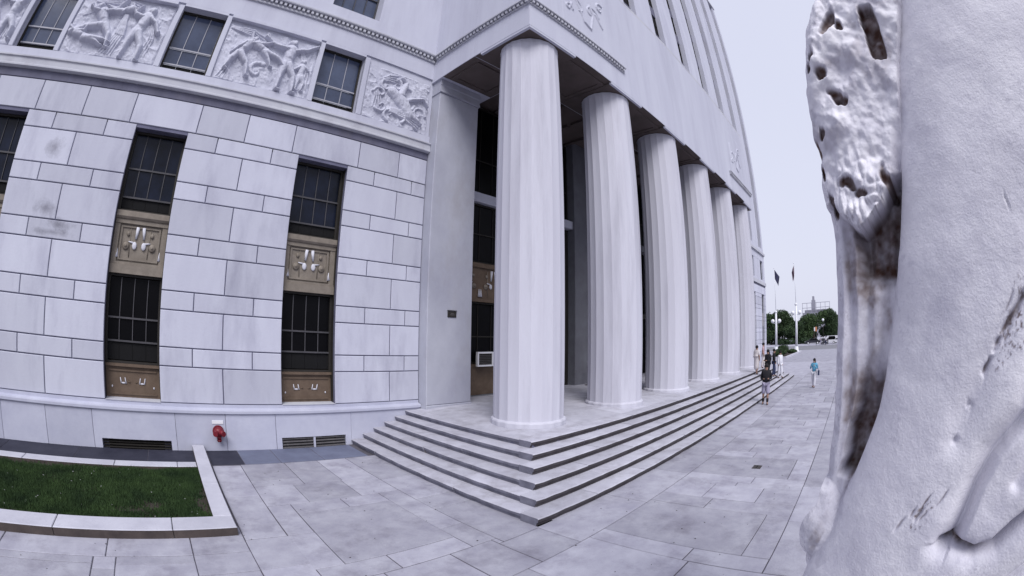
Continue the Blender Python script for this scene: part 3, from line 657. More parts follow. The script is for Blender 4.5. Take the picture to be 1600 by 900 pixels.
# platform floor slabs
xs = list(np.linspace(7.44,31.35,13))
ysl = [6.74,7.7,9.3,10.9,YB+.8]
zf = lambda x,y: .9+.085*min(1,max(0,(min(x-7.04,y-6.34,31.75-x)-.40)/.9))
MB().box(7.1, 6.4, -.2, 31.7, YB+.8, .86).build('platform_core','core',CH)
for a,b in zip(xs[:-1],xs[1:]):
    for c_,d_ in zip(ysl[:-1],ysl[1:]): 
        sb_ = MB(); nx_,ny_ = (3,3); P = [[(a+.005+(b-a-.01)*i/nx_, c_+.005+(d_-c_-.01)*j/ny_) for i in range(nx_+1)] for j in range(ny_+1)]
        vs = [(x,y,zf(x,y)) for r_ in P for x,y in r_]; fs = [(j*4+i,j*4+i+1,j*4+i+5,j*4+i+4) for j in range(3) for i in range(3)]
        n0_ = len(vs); vs += [(a+.005,c_+.005,.86),(b-.005,c_+.005,.86),(b-.005,d_-.005,.86),(a+.005,d_-.005,.86)]
        fs += [(n0_,n0_+1,3,2,1,0),(n0_+1,n0_+2,15,11,7,3),(n0_+2,n0_+3,12,13,14,15),(n0_+3,n0_,0,4,8,12)]
        sb_.add(vs,fs).build('platform_slab','step',CH)

# ---------------------------------------------------------------- entrance steps
ST = thing('entrance_steps', 'six worn pale stone steps wrapping the corner of the columned porch', 'steps', (18, 5.5, 0))
T = .37; X6, Y6, X6R = 7.042, 6.34, 31.75
for i in range(1,7):
    o_ = (6-i)*T; xl, yf, xr = X6-o_, Y6-o_, X6R+o_; z0, z1 = .15*(i-1), .15*i
    inn = .42 if i < 6 else .40
    run = MB().box(xl+.07, yf+.07, z0-.02, xr-.07, yf+inn+.02, z1-.03).build('step','riser',ST)
    MB().box(xl+.07, yf+inn, z0-.02, xl+inn, PY-.0, z1-.032).build('step_bed','riser',run); MB().box(xr-inn, yf+inn, z0-.02, xr-.07, PY, z1-.032).build('step_bed','riser',run)
    def prof(e,h): # nosing profile measured inwards from the edge
        return [(0+e,z1-.016+h),(0.016+e,z1+h),(inn,z1),(inn,z0+.004),(.04+e,z0+.004),(.035+e,z0+.055),(.006+e,z0+.075)]
    # front run stones
    x = xl; rnd = random.Random(i*13)
    while x < xr-.3:
        L_ = rnd.uniform(1.5,2.3); x2 = min(x+L_, xr)
        if xr-x2 < .9: x2 = xr
        e = rnd.uniform(0,.008)
        MB().stone(lambda w,h: [(yf+p,q) for p,q in prof(w,h)],0,x+.004,x2-.004,[0,0,0,0,1,1,1],2,rnd).build('step_stone',['step','grime_shade','grime_shade_pale'],run)
        x = x2
    for side in (0,1):
        y = yf+inn+.004; first = True
        while y < PY-.2:
            L_ = rnd.uniform(1.3,2.1); y2 = min(y+L_, PY)
            if PY-y2 < .7: y2 = PY
            e = rnd.uniform(0,.01)
            MB().stone(lambda w,h: [((xl+p) if side == 0 else (xr-p),q) for p,q in prof(w,h)],1,y+.004,y2-.004,[0,0,0,0,1,1,1],0,rnd).build('step_stone',['step','grime_shade_pale'],run); y = y2

# ================================================================== ground
gr = MB(); gr.box(-300,-300,-1.2,900,600,-.06); struct(gr.build('ground','asphalt'))
plaza = struct(MB().box(-14,-14,-.5,84.5,11.55,-.014).build('plaza','mortar'))
def slab(x0,x1,y0,y1):
    dz = random.choice((0,0,.002,.004,.001))
    g = random.choice((.006,.009,.011)); piece('paving_slab', x0+g, y0+g, -.04, x1-g, y1-g, 0+dz, 'paving', plaza, 't', .007)
L1_ = [(.86,1.58,8.13,10.15),(.86,1.58,6.27,8.13),(.86,1.6,5.32,6.27),(.86,1.6,3.62,5.32),
 (1.58,2.72,9.04,10.2),(1.58,2.72,8.6,9.04),(2.72,3.6,8.6,10.2),(3.6,4.4,8.6,10.2),(1.58,2.45,7.56,8.6),(2.45,3.56,7.56,8.6),(3.56,4.4,7.56,8.6),
 (1.58,2.05,6.27,7.56),(1.58,2.05,5.12,6.27),(2.05,3.08,7.1,7.56),(3.08,3.93,7.1,7.56),(2.05,3.93,5.12,7.1),(3.93,4.4,5.5,7.56),(3.93,4.4,4.67,5.5),
 (1.6,2.7,4.67,5.12),(2.7,3.93,4.67,5.12),(4.4,5.6,8.3,10.2),(4.4,5.6,6.9,8.3),(4.4,5.6,6.28,6.9),(4.4,5.6,4.49,6.28),
 (1.6,2.4,3.62,4.67),(2.4,3.5,3.62,4.67),(3.5,4.3,3.62,4.67),(4.3,4.4,4.49,4.67),(4.3,5.18,3.62,4.49),
 (-.03,.86,5.9,6.8),(-1.41,-.03,5.9,6.8),(-3.25,-1.41,5.9,6.8),(-5.1,-3.25,5.9,6.8),(-7,-5.1,5.9,6.8),
 (-.03,.86,5.32,5.9),(-1.24,-.03,5.68,5.9),(-1.6,-1.24,5.55,5.9),(-3.3,-1.6,5.7,5.9),(-5.2,-3.3,5.7,5.9),(-7,-5.2,5.7,5.9),
 (-.03,.86,3.62,5.32),(-1.24,-.03,4.2,5.68),(-1.6,-1.24,4.2,5.55),(-3.3,-1.6,4.2,5.7),(-5.2,-3.3,4.2,5.7),(-7,-5.2,4.2,5.7)]
for q in L1_: slab(*q)
xk = [5.18,7.3,9.42,11.8,13.7,15.65,17.7,19.8,21.9,24,26.1,28.2,30.3,32.4,34.5]
for a,b in zip(xk[:-1],xk[1:]): slab(a,b,3.62,4.60)
for k in range(12):
    o_ = 5.40+3.75*k; q = k%2
    slab(o_,o_+.43,.78,2.0); slab(o_,o_+.43,2.0,3.62); slab(o_+.43,o_+2.08,1.23,3.62); slab(o_+.43,o_+2.08,.78,1.23)
    slab(o_+2.08,o_+2.62,.78,2.5); slab(o_+2.08,o_+2.62,2.5,3.62)
    slab(o_+2.62,o_+3.5,.78,1.62); slab(o_+2.62,o_+3.5,1.62,2.75); slab(o_+2.62,o_+3.5,2.75,3.62); slab(o_+3.5,o_+3.75,.78,2.3); slab(o_+3.5,o_+3.75,2.3,3.62)
    for j in range(2): slab(o_+1.87*j,o_+1.87*(j+1) if j == 0 else o_+3.75,-.95,.78)
    slab(o_,o_+3.75,-2.7,-.95)
xs = [-3,-1,.9,2.7,4.0,5.40]
for a,b in zip(xs[:-1],xs[1:]): slab(a,b,1.9,3.62); slab(a,b,0,1.9)
struct(MB().box(50.4,-14,-.013,84.5,11.5,-.004).build('far_pavement','paving')); struct(MB().box(34.5,3.62,-.013,50.4,11.5,-.004).build('side_pavement','paving'))
struct(MB().box(57.2,11.56,-.5,84.5,60,-.005).build('side_pavement','paving'))
# slate strip at the wall foot
sb = struct(MB().box(-14,10.16,-.3,5.3,11.56,-.045).build('wall_foot_bed','soil'))
x = -9.0
for L_ in (2.1,1.9,2.2,2.0,1.6): piece('slate_slab', x+.006, 10.17, -.05, x+L_-.006, 11.52, -.006, 'slate', sb, 't', .004); x += L_
for a,b,m_ in ((.86,1.72,'slate'),(1.72,2.68,'slateblue'),(2.68,3.85,'slateblue'),(3.85,5.1,'slateblue')): piece('slate_slab', a+.006, 10.25, -.05, b-.006, 11.52, -.01, m_, sb, 't', .006)
# debris specks
for k,(x,y) in enumerate([(10.38,2.16)]):
    d = thing('drain_cover','small dark square drain cap set in the paving right of the steps','drain cover',(x,y,0)); MB().tbox(x-.14,y-.11,-.01,x+.14,y+.11,.012,.006).build('cover','debris',d); MB().box(x-.1,y-.012,.0121,x+.1,y+.012,.016).build('slot','black',d)
mb = MB(); rg = random.Random(3)
for k in range(260):
    x = rg.uniform(-5,12); y = rg.uniform(1,10)
    if x > 4.9 and y > 4.4: continue
    if x < .85 and y > 6.3: continue
    s_ = rg.uniform(.006,.024); a = rg.uniform(0,3); c_,d_ = math.cos(a)*s_, math.sin(a)*s_*.6
    mb.add([(x-c_,y-d_,.006),(x+d_,y-c_*.6,.006),(x+c_,y+d_,.006),(x-d_,y+c_*.7,.006),(x,y,.006+s_*.5)],[(0,1,4),(1,2,4),(2,3,4),(3,0,4)])
stuff(mb.build('dry_leaf_litter','debris'))['label'] = 'tiny dark leaf scraps and gum spots scattered on the paving'

# ================================================================== lawn bed
KB = thing('lawn_kerb','pale raised stone kerb edging the lawn under the courthouse windows','kerb',(.6,8,0))
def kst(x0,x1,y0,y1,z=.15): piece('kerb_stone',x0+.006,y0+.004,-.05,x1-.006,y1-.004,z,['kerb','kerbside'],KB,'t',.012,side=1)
xs = [-9.4,-7.6,-5.9,-4.1,-2.35,-.28,.80]
for a,b in zip(xs[:-1],xs[1:]): kst(a,b,6.45,6.93)
xs2 = [-9.4,-6.2,-4.0,-1.6,-.02,.46]
for a,b in zip(xs2[:-1],xs2[1:]): kst(a,b,9.78,10.14,.11)
for a,b in ((6.93,8.5),(8.5,10.14),(10.14,11.5)): kst(.46,.80,a,b)
lawn = struct(MB().box(-9.4,6.9,-.1,.46,9.8,.045).build('lawn_soil','soil'))
nb = 120000
bx = np.random.rand(nb)*6.6-6.14; by = 6.95+np.random.rand(nb)*2.82
dens = fbm(bx*.9,by*.9,bx*0+2,4); dens = dens-.35*sst(.30,.0,np.minimum.reduce([by-6.95,9.78-by,.46-bx]))*fbm(bx*5,by*5,bx*0+8,3); keep = np.random.rand(nb) < np.clip((dens-.33)*4.5,.06,1); bx,by,dens = bx[keep],by[keep],dens[keep]; nb = len(bx)
ang = np.random.rand(nb)*6.28; hh = (.03+.05*np.random.rand(nb))*(0.6+dens); wd = .006+.006*np.random.rand(nb); ln = np.random.rand(nb)*6.28; lv = .03*np.random.rand(nb)
V = np.zeros((nb,3,3)); V[:,0] = np.stack([bx-wd*np.cos(ang),by-wd*np.sin(ang),np.full(nb,.045)],-1); V[:,1] = np.stack([bx+wd*np.cos(ang),by+wd*np.sin(ang),np.full(nb,.045)],-1); V[:,2] = np.stack([bx+lv*np.cos(ln),by+lv*np.sin(ln),.045+hh],-1)
go = stuff(tri_soup('grass',V.reshape(-1,3),['grass'])); go['label'] = 'short dark green grass in the kerbed bed'
mb = MB()
for k in range(34):
    x = rg.uniform(-4.5,.3); y = rg.uniform(7.1,9.6); mb.ball((x,y,.09),(.007+rg.random()*.011,.008,.004),6,4)
cl_ = stuff(mb.build('fallen_petals','litter')); cl_['label'] = 'white petals and scraps lying on the lawn'

# ================================================================== small fittings
def vent(x0,x1,z1,split,lab):
    v = thing('louvre_vent',lab,'vent',((x0+x1)/2,PY+.1,0)); MB().box(x0-.01,PY+.15,-.06,x1+.01,PY+.17,z1+.02).build('vent_back','black',v)
    if split:
        xm = (x0+x1)/2
        for a,b in ((x0+.02,xm-.03),(xm+.03,x1-.02)):
            for k in range(4):
                z = -.01+k*.083; MB().prism([(PY+.02,z),(PY+.09,z+.04),(PY+.09,z+.05),(PY+.02,z+.012)],0,a,b).build('slat','louvre',v)
        MB().box(xm-.028,PY+.005,-.05,xm+.028,PY+.1,z1-.005).build('mullion','plinth',v)
    else:
        for k in range(3):
            z = .0+k*.07; MB().prism([(PY+.06,z),(PY+.13,z+.03),(PY+.13,z+.036),(PY+.06,z+.008)],0,x0+.02,x1-.02).build('slat','metaldark',v)
vent(3.08,5.04,.29,True,'wide louvred basement vent at the wall foot beside the steps')
vent(-2.12,-.11,.23,False,'black basement vent slot at the wall foot behind the lawn')
F_ = thing('fire_connection','red fire hose connection on the plinth, right of the lawn kerb','fire connection',(1.25,PY,.5))
y = PY

mb = MB(); mb.tube((1.25,y,.50),(1.25,y-.03,.50),.165,.155,20); mb.build('wall_flange','red',F_)
mb = MB(); mb.ball((1.25,y-.10,.50),(.135,.12,.135),16,10); mb.tube((1.25,y-.10,.42),(1.25,y-.12,.30),.07,.06,14); mb.build('body','red',F_)
for s in (-1,1): MB().tube((1.25+s*.05,y-.12,.51),(1.25+s*.11,y-.26,.49),.065,.065,16).tube((1.25+s*.11,y-.26,.49),(1.25+s*.118,y-.285,.487),.075,.07,16).build('hose_cap','red',F_)
MB().tube((1.25,y-.12,.30),(1.25,y-.125,.25),.075,.05,14).build('drain_cap','red',F_)
sg = thing('connection_sign','small white plate fixed above the red fire hose connection','sign plate',(1.25,y,.75)); MB().fbox(1.09,y-.015,.695,1.41,y,.785,.004).build('plate','white',sg)
pq = thing('wall_plaque','small black plaque on the shaded pier left of the corner column','plaque',(8.58,PF,3.88)); MB().fbox(8.42,PF-.03,3.79,8.76,PF,3.97,.01).build('plate','metaldark',pq)
MB().box(8.41,PF-.04,3.985,8.77,PF,4.01).build('hood','metaldark',pq); MB().box(8.50,PF-.032,3.86,8.68,PF-.0305,3.875).box(8.53,PF-.032,3.90,8.65,PF-.0305,3.915).build('lettering','louvre',pq)
ac = thing('framed_box','white-framed box standing on the porch window sill by the shaded pier','box',(11.05,YB,2.1))
mb = MB(); 
mb.box(10.66,YB-.13,2.10,11.44,YB-.02,2.16).box(10.66,YB-.13,2.58,11.44,YB-.02,2.64).box(10.66,YB-.13,2.16,10.72,YB-.02,2.58).box(11.38,YB-.13,2.16,11.44,YB-.02,2.58); mb.build('frame','white',ac)
MB().box(10.72,YB-.10,2.16,11.38,YB+.06,2.58).build('front_grille','metaldark',ac)
for k in range(6): piece('grille_slat',10.74,YB-.115,2.19+k*.062,11.36,YB-.101,2.205+k*.062,'louvre',ac,'b')
hr = thing('handrail','dark metal handrail frame standing by the porch doors','handrail',(17.45,YB-.5,P0))
MB().tube((17.0,11.9,P0),(17.0,11.9,1.86),.03).tube((17.0,11.9,1.86),(17.62,11.9,1.86),.03).tube((17.62,11.9,1.86),(17.62,11.9,P0),.03).build('rail','metaldark',hr)
for q in (16.9,17.52): MB().box(q,11.8,P0,q+.2,12.0,P0+.12).build('foot_plate','metaldark',hr)

# ================================================================== statue in the foreground
n_ = np.array([0.98371354,-0.17974336,0.]); u_ = np.array([-0.17974336,-0.98371354,0.]); DD = 2.2
SB = thing('stone_statue','huge weathered pale stone figure with draped leg and hanging carved pelt, close at right','statue',tuple(n_*(DD+.5)+u_*.3+np.array([0,0,1.2])))
k_ = 1.09
def pl(pts, z):  # piecewise-linear lookup u(z)
    p = sorted(pts, key=lambda q:q[1]); return np.interp(z,[q[1] for q in p],[q[0] for q in p])
def up(pts,w): # apparent outline at the reference distance -> real position on the surface lying w behind it
    s = 1+w/DD; return [(a*s, 3.158+(b-3.158)*s) for a,b in pts]
edge = up([(.06,5.6),(-.10,5.15),(-.135,4.97),(-.20,4.90),(-.25,4.835),(-.32,4.74),(-.365,4.64),(-.394,4.535),(-.43,4.40),(-.462,4.228),(-.468,4.1),(-.463,3.99),(-.475,3.86),(-.468,3.737),(-.463,3.6),(-.472,3.453),(-.480,3.25),(-.491,3.028),(-.481,2.653),(-.478,2.335),(-.53,2.25),(-.55,2.181),(-.548,2.13),(-.537,2.087),(-.50,1.95),(-.455,1.859),(-.43,1.6),(-.42,1.2)],.22)
ubl = up([(.60,5.6),(.337,4.802),(.16,4.45),(.065,4.179),(-.02,3.9),(-.076,3.68),(-.125,3.477),(-.165,3.25),(-.201,3.018),(-.239,2.782),(-.312,2.532),(-.361,2.363),(-.42,2.15),(-.5,1.9),(-.6,1.2)],.05)
nz, nf, nb_ = 560, 420, 60
zz = np.linspace(1.2,5.6,nz)
uL = pl(edge,zz)+.012*(fbm(zz*6,zz*0+.5,zz*0,4)-.5)*2
uR = np.interp(zz,[1.2,2.5,4.6,5.6],[1.25,1.35,1.6,1.8])
s_ = np.linspace(0,1,nf)
Sg = (1-np.cos(np.pi*np.clip(s_,0,1)))/2; Sg = .35*Sg+.65*(s_**1.35)
U = uL[:,None]+(uR-uL)[:,None]*Sg[None,:]; Z = np.repeat(zz[:,None],nf,1)
UB = pl(ubl,zz)[:,None]+.006*(fbm(Z*9,Z*0,Z*0+4,3)-.5)
dL = U-uL[:,None]
# left strip (recess) profile: rounded from the silhouette edge inwards
Wst = .30-.13*np.sqrt(np.clip(1-np.clip(1-dL/.10,0,1)**2,0,1))
Wst = Wst-(.006+.03*(fbm(Z*1.3,U*4,Z*0+31,2)-.3))*np.cos((U-uL[:,None])*62+7*fbm(U*2,Z*.9,Z*0,3))*sst(.02,.06,dL)*sst(3.9,3.5,Z)-.02*(fbm(U*18,Z*3,Z*0+41,3)-.5)
# brown hollow between strip and leg
_wu = .05*(fbm(U*9,Z*9,Z*0+71,4)-.5)*2; _wz = .05*(fbm(U*9,Z*9,Z*0+81,4)-.5)*2
def blob(cu,cz,ru,rz,p=2,rot=0):
    k = .25 if p > 3 else (.7 if ru > .018 else .4)
    a = U-cu+_wu*k; b = Z-cz+_wz*k; c,s = math.cos(rot),math.sin(rot); a,b = a*c+b*s,-a*s+b*c
    q = (np.abs(a)/ru)**p+(np.abs(b)/rz)**p; return np.clip(1-q,0,1)
wob = .03*(fbm(U*8,Z*6,Z*0+51,3)-.5)*2
ul2 = np.interp(Z,[2.35,2.45,2.75,3.0,3.2],[-.46,-.45,-.405,-.36,-.32])
hol = np.maximum(sst(.0,.06,U-ul2+wob)*sst(3.06,2.72,Z+wob*2)*sst(2.385,2.42,Z), sst(-.385,-.31,U+wob)*sst(3.30,3.48,Z+wob))
Wst = Wst+.20*hol
# hanging pelt / carved cluster
tipz = np.interp(U,[-.46,-.42,-.31,-.16,-.08,.1],[3.80,3.72,3.62,3.74,3.86,3.98]) + .05*(fbm(U*12,Z*0,Z*0+8,3)-.5)
mk = sst(0,.016,Z-tipz)
nl = fbm(U*5+.8*fbm(U*3,Z*3,Z*0+61,2)*3,Z*4,Z*0+1,3,.4); nl2 = fbm(U*13,Z*11,Z*0+6,4)
Wcl = .18-.16*np.sqrt(np.clip(1-np.clip(1-dL/.22,0,1)**2,0,1))*1.0-.15*(nl-.5)*sst(0,.12,dL)-.038*(nl2-.5)-.010*(vnoise(U*34,Z*30,Z*0+6)-.5)+.03
curly = np.abs(vnoise(U*26,Z*22,Z*0+2)-.5)*2
low = sst(4.15,3.75,Z); Wcl = Wcl-.035*curly*low
Wcl = Wcl+.15*sst(.06,0,UB-U)*sst(4.3,3.8,Z)
Wl = Wst*(1-mk)+np.minimum(Wst,Wcl)*mk
pits = [(-.16,4.83,.035,.12,-.55),(-.115,4.78,.03,.05,0),(.085,4.66,.052,.185,-.12),(-.34,4.63,.03,.05,0),(-.375,4.57,.022,.04,0),(-.31,4.50,.04,.05,0),(-.28,4.35,.035,.045,.3),(-.26,4.31,.04,.03,0),(-.33,3.86,.075,.028,-.5),(-.25,3.80,.05,.025,-.4),(-.09,3.84,.03,.09,.3),(-.46,4.05,.03,.08,0),(-.40,4.11,.02,.03,0),(-.455,3.93,.02,.05,0),(-.43,3.75,.02,.08,0)]
dirt_shade = np.zeros_like(U); w_ = .05*(fbm(U*16,Z*16,Z*0+3,3)-.5)  # brown stain together with painted shade in pits, creases and hollows
for cu,cz,ru,rz,ro in pits:
    kk = 1.08 if cu < -.38 else 1.02; b = blob(cu*kk,3.158+(cz-3.158)*kk,ru*1.05,rz*1.05,2.4 if rz < .15 else 5,ro); b = np.clip(b+w_*2*(b>0),0,1); Wl = Wl+(.11 if rz > .15 else .055)*sst(0,1 if rz < .15 else .5,b); dirt_shade = np.maximum(dirt_shade,sst(.03,.75 if rz < .15 else .3,b)*.88)
# main mass (draped leg)
dm = U-UB; hw_ = (uR[:,None]-UB)
Wm = .16-.30*np.sqrt(np.clip(1-(np.clip(1-dm/(hw_*.60),-1,1))**2,0,1))
Wm = Wm-.030*(fbm(U*1.6+Z*.5,Z*1.1-U*.6,Z*0+2,3)-.5)*2-.001*(fbm(U*30,Z*30,Z*0+7,3)-.5)*2
def seg(p,q):
    (a,b),(c,d) = p,q; L2 = (c-a)**2+(d-b)**2; t = np.clip(((U-a)*(c-a)+(Z-b)*(d-b))/L2,0,1); side = (U-a)*(d-b)-(Z-b)*(c-a)
    return np.hypot(U-a-t*(c-a),Z-b-t*(d-b)), side/np.sqrt(L2), t
def poly(pts):
    D = None
    for p,q in zip(pts[:-1],pts[1:]):
        d,s,t = seg(p,q)
        if D is None: D,Sd = d,s
        else: m = d < D; D = np.where(m,d,D); Sd = np.where(m,s,Sd)
    return D,Sd
nn = fbm(U*14,Z*14,Z*0+11,4)
D1,S1 = poly([(.66,3.50),(.56,3.27),(.43,3.12),(.34,2.99),(.26,2.82),(.20,2.66)]); g1 = np.exp(-(D1/.014)**2)*sst(.40,.58,nn)*sst(.62,.3,U*0+np.abs(Z-3.1)); Wm = Wm+.035*g1+.02*np.exp(-(D1/.06)**2); dirt_shade = np.maximum(dirt_shade,.75*g1)
D2,S2 = poly([(.66,3.05),(.573,2.762),(.47,2.66),(.42,2.60),(.36,2.46),(.335,2.33),(.31,2.22)])
sd2 = np.where(S2 < 0, 1, 0)
Wm = Wm+.085*np.exp(-(D2/.07)**2)*np.where(S2 > 0,1,np.exp(-(D2/.02)**2))+.03*np.exp(-(D2/.018)**2)
D3,S3 = poly([(.24,2.185),(.31,2.19),(.42,2.16),(.52,2.20),(.60,2.29),(.68,2.36),(.9,2.45)])
Wm = Wm+.10*np.exp(-(D3/.022)**2)*(1-sst(.55,.75,U)*.6)+.04*np.exp(-(D3/.06)**2)*np.where(S3>0,1,.4)
dirt_shade = np.maximum(dirt_shade,.9*np.exp(-(D3/.020)**2)*sst(.58,.40,U)*sst(.22,.27,U))
D4,S4 = poly([(.9,2.25),(.70,2.05),(.52,1.88),(.4,1.7)]); Wm = Wm+.05*np.exp(-(D4/.02)**2)+.03*np.exp(-(D4/.08)**2)
D5,S5 = poly([(.80,3.1),(.70,2.85),(.64,2.62),(.56,2.48)]); Wm = Wm+.03*np.exp(-(D5/.03)**2)
for a in range(7):
    rg2 = random.Random(a+50); cu = .055+rg2.gauss(0,.035)+.02; cz = 2.33+rg2.gauss(0,.05); b = blob(cu+ (cz-2.33)*.5,cz,(.006+.006*rg2.random()),.03+.04*rg2.random(),2,-.5); Wm = Wm+.010*b; dirt_shade = np.maximum(dirt_shade,.6*sst(.1,.9,b))
for a in range(10):
    rg2 = random.Random(a+150); t = rg2.random(); cu = .36+t*.26+rg2.gauss(0,.03); cz = 3.03+t*.33+rg2.gauss(0,.03); b = blob(cu,cz,(.005+.005*rg2.random()),.03+.05*rg2.random(),2,-.55); Wm = Wm+.010*b; dirt_shade = np.maximum(dirt_shade,.6*sst(.1,.9,b))
# small vertical nicks
for cu,cz in ((.50,3.62),):
    b = blob(cu,cz,.006,.05,2,.1); Wm = Wm+.01*b; dirt_shade = np.maximum(dirt_shade,.3*sst(.2,.9,b))
fleck = sst(.54,.70,fbm(U*85,Z*60+U*40,Z*0+91,3))
for cu,cz,ru,rz,ro,am in ((.52,3.18,.10,.34,-.5,.75),(.10,2.31,.05,.13,-.5,.8),(.62,4.0,.25,.3,0,.25),(-.10,3.3,.07,.4,0,.3),(-.15,2.85,.06,.3,.2,.3),(.1,4.5,.15,.5,.3,.2),(.75,3.0,.15,.4,-.4,.35),(.35,2.0,.3,.2,0,.25)):
    dirt_shade = np.maximum(dirt_shade,am*fleck*sst(0,.6,blob(cu,cz,ru,rz,2,ro)))
# bump at lower left
bb = blob(-.49,2.12,.16,.24,2)**.5; Wbump = .24-.16*bb-.02*(fbm(U*12,Z*12,Z*0,3)-.5)
mL = sst(-.004,.012,dm)
Wf = Wl*(1-mL)+np.minimum(Wm,Wl+.3)*mL
Wf = np.where(bb > .02, np.minimum(Wf,Wbump+.02*(1-sst(0,.2,bb))), Wf)
hd = np.clip(hol*1.25,0,1)*(1-mL)*(1-mk); dirt_shade = np.maximum(dirt_shade,.62*sst(.10,0,UB-U)*sst(4.15,3.75,Z)*sst(3.4,3.6,Z)*(1-mL)*sst(.3,.6,nn+.15)); dirt_shade = np.maximum(dirt_shade,(.30+.38*sst(.25,.7,fbm(U*9,Z*5,Z*0+33,5)))*(1-mL)*(1-mk)*sst(.03,.10,dL)); dirt_shade = np.maximum(dirt_shade,.42*sst(.45,.62,fbm(U*8,Z*7,Z*0+37,4))*mk*(1-mL)); dirt_shade = np.maximum(dirt_shade,.38*fleck*(1-mL)*(1-mk)); dirt_shade = np.maximum(dirt_shade,.30*sst(.42,.62,fbm(U*10,Z*9,Z*0+47,4))*(bb>.02)); dirt_shade = np.maximum(dirt_shade,.15*sst(.48,.66,fbm(U*6+Z*2,Z*5,Z*0+57,5))*mL); dirt_shade = np.maximum(dirt_shade,.30*sst(.5,.62,nn)*(1-mL)*(1-mk)); dirt_shade = np.maximum(dirt_shade,.45*fleck*mk*(1-mL)*sst(4.2,3.7,Z)); dirt_shade = np.maximum(dirt_shade,hd*np.clip(.62+1.1*(fbm(U*11,Z*9,Z*0+21,4)-.42),0,.92))  # left strip and hollows: fold shadow put into the colour over brown stain
dirt_shade = np.clip(dirt_shade*(0.7+.6*fbm(U*30,Z*30,Z*0,3)),0,1); 
Wf = Wf-.002*(fbm(U*45,Z*45,Z*0+5,3)-.5)-.010*(fbm(U*5,Z*5,Z*0+15,2)-.5)
# round the far right, close the back
Wf = Wf+.5*sst(.8,1.0,Sg[None,:])**2
e0 = Wf[:,:1]; e1 = Wf[:,-1:]
tb = np.linspace(0,1,nb_+2)[1:-1][None,:]
Ub = uR[:,None]+(uL-uR)[:,None]*tb; Wb = e1+(e0-e1)*tb+.75*np.sin(np.pi*tb)**.7; Zb = np.repeat(zz[:,None],nb_,1)
UU = np.concatenate([U,Ub],1); WW = np.concatenate([Wf,Wb],1); ZZ = np.concatenate([Z,Zb],1); DT = np.concatenate([dirt_shade,np.zeros_like(Ub)],1)
V = n_[None,None,:]*(DD+WW)[...,None]+u_[None,None,:]*UU[...,None]; V[...,2] = ZZ
st = grid_mesh('draped_figure', V.reshape(-1,3), nf+nb_, nz, ['statue'], SB, wrap=True, attr=DT.reshape(-1))
for zi,(h2) in ((0,1.2),(nz-1,5.6)):
    ring = V[zi]; c = ring.mean(0); n2 = len(ring); mb = MB(); mb.add([tuple(p) for p in ring]+[tuple(c)], [((i+1)%n2,i,n2) if zi == 0 else (i,(i+1)%n2,n2) for i in range(n2)]); mb.build('cut_face','statue',SB)
pd = thing('statue_pedestal','pale stone pedestal block under the huge stone figure','pedestal',tuple(n_*(DD+.6)+u_*.4))
def ob(name,u0_,u1_,w0,w1,z0,z1,m):
    ps = []
    for z in (z0,z1):
        for (a,b) in ((u0_,w0),(u1_,w0),(u1_,w1),(u0_,w1)):
            p = n_*(DD+b)+u_*a; ps.append((p[0],p[1],z))
    MB().add(ps,[(0,1,2,3),(7,6,5,4),(4,5,1,0),(5,6,2,1),(6,7,3,2),(7,4,0,3)]).build(name,m,pd)
ob('pedestal_block',-.38,1.5,.0,1.5,0,1.05,'stone_plain'); ob('pedestal_cap',-.44,1.56,-.06,1.56,1.053,1.2,'stone_plain')

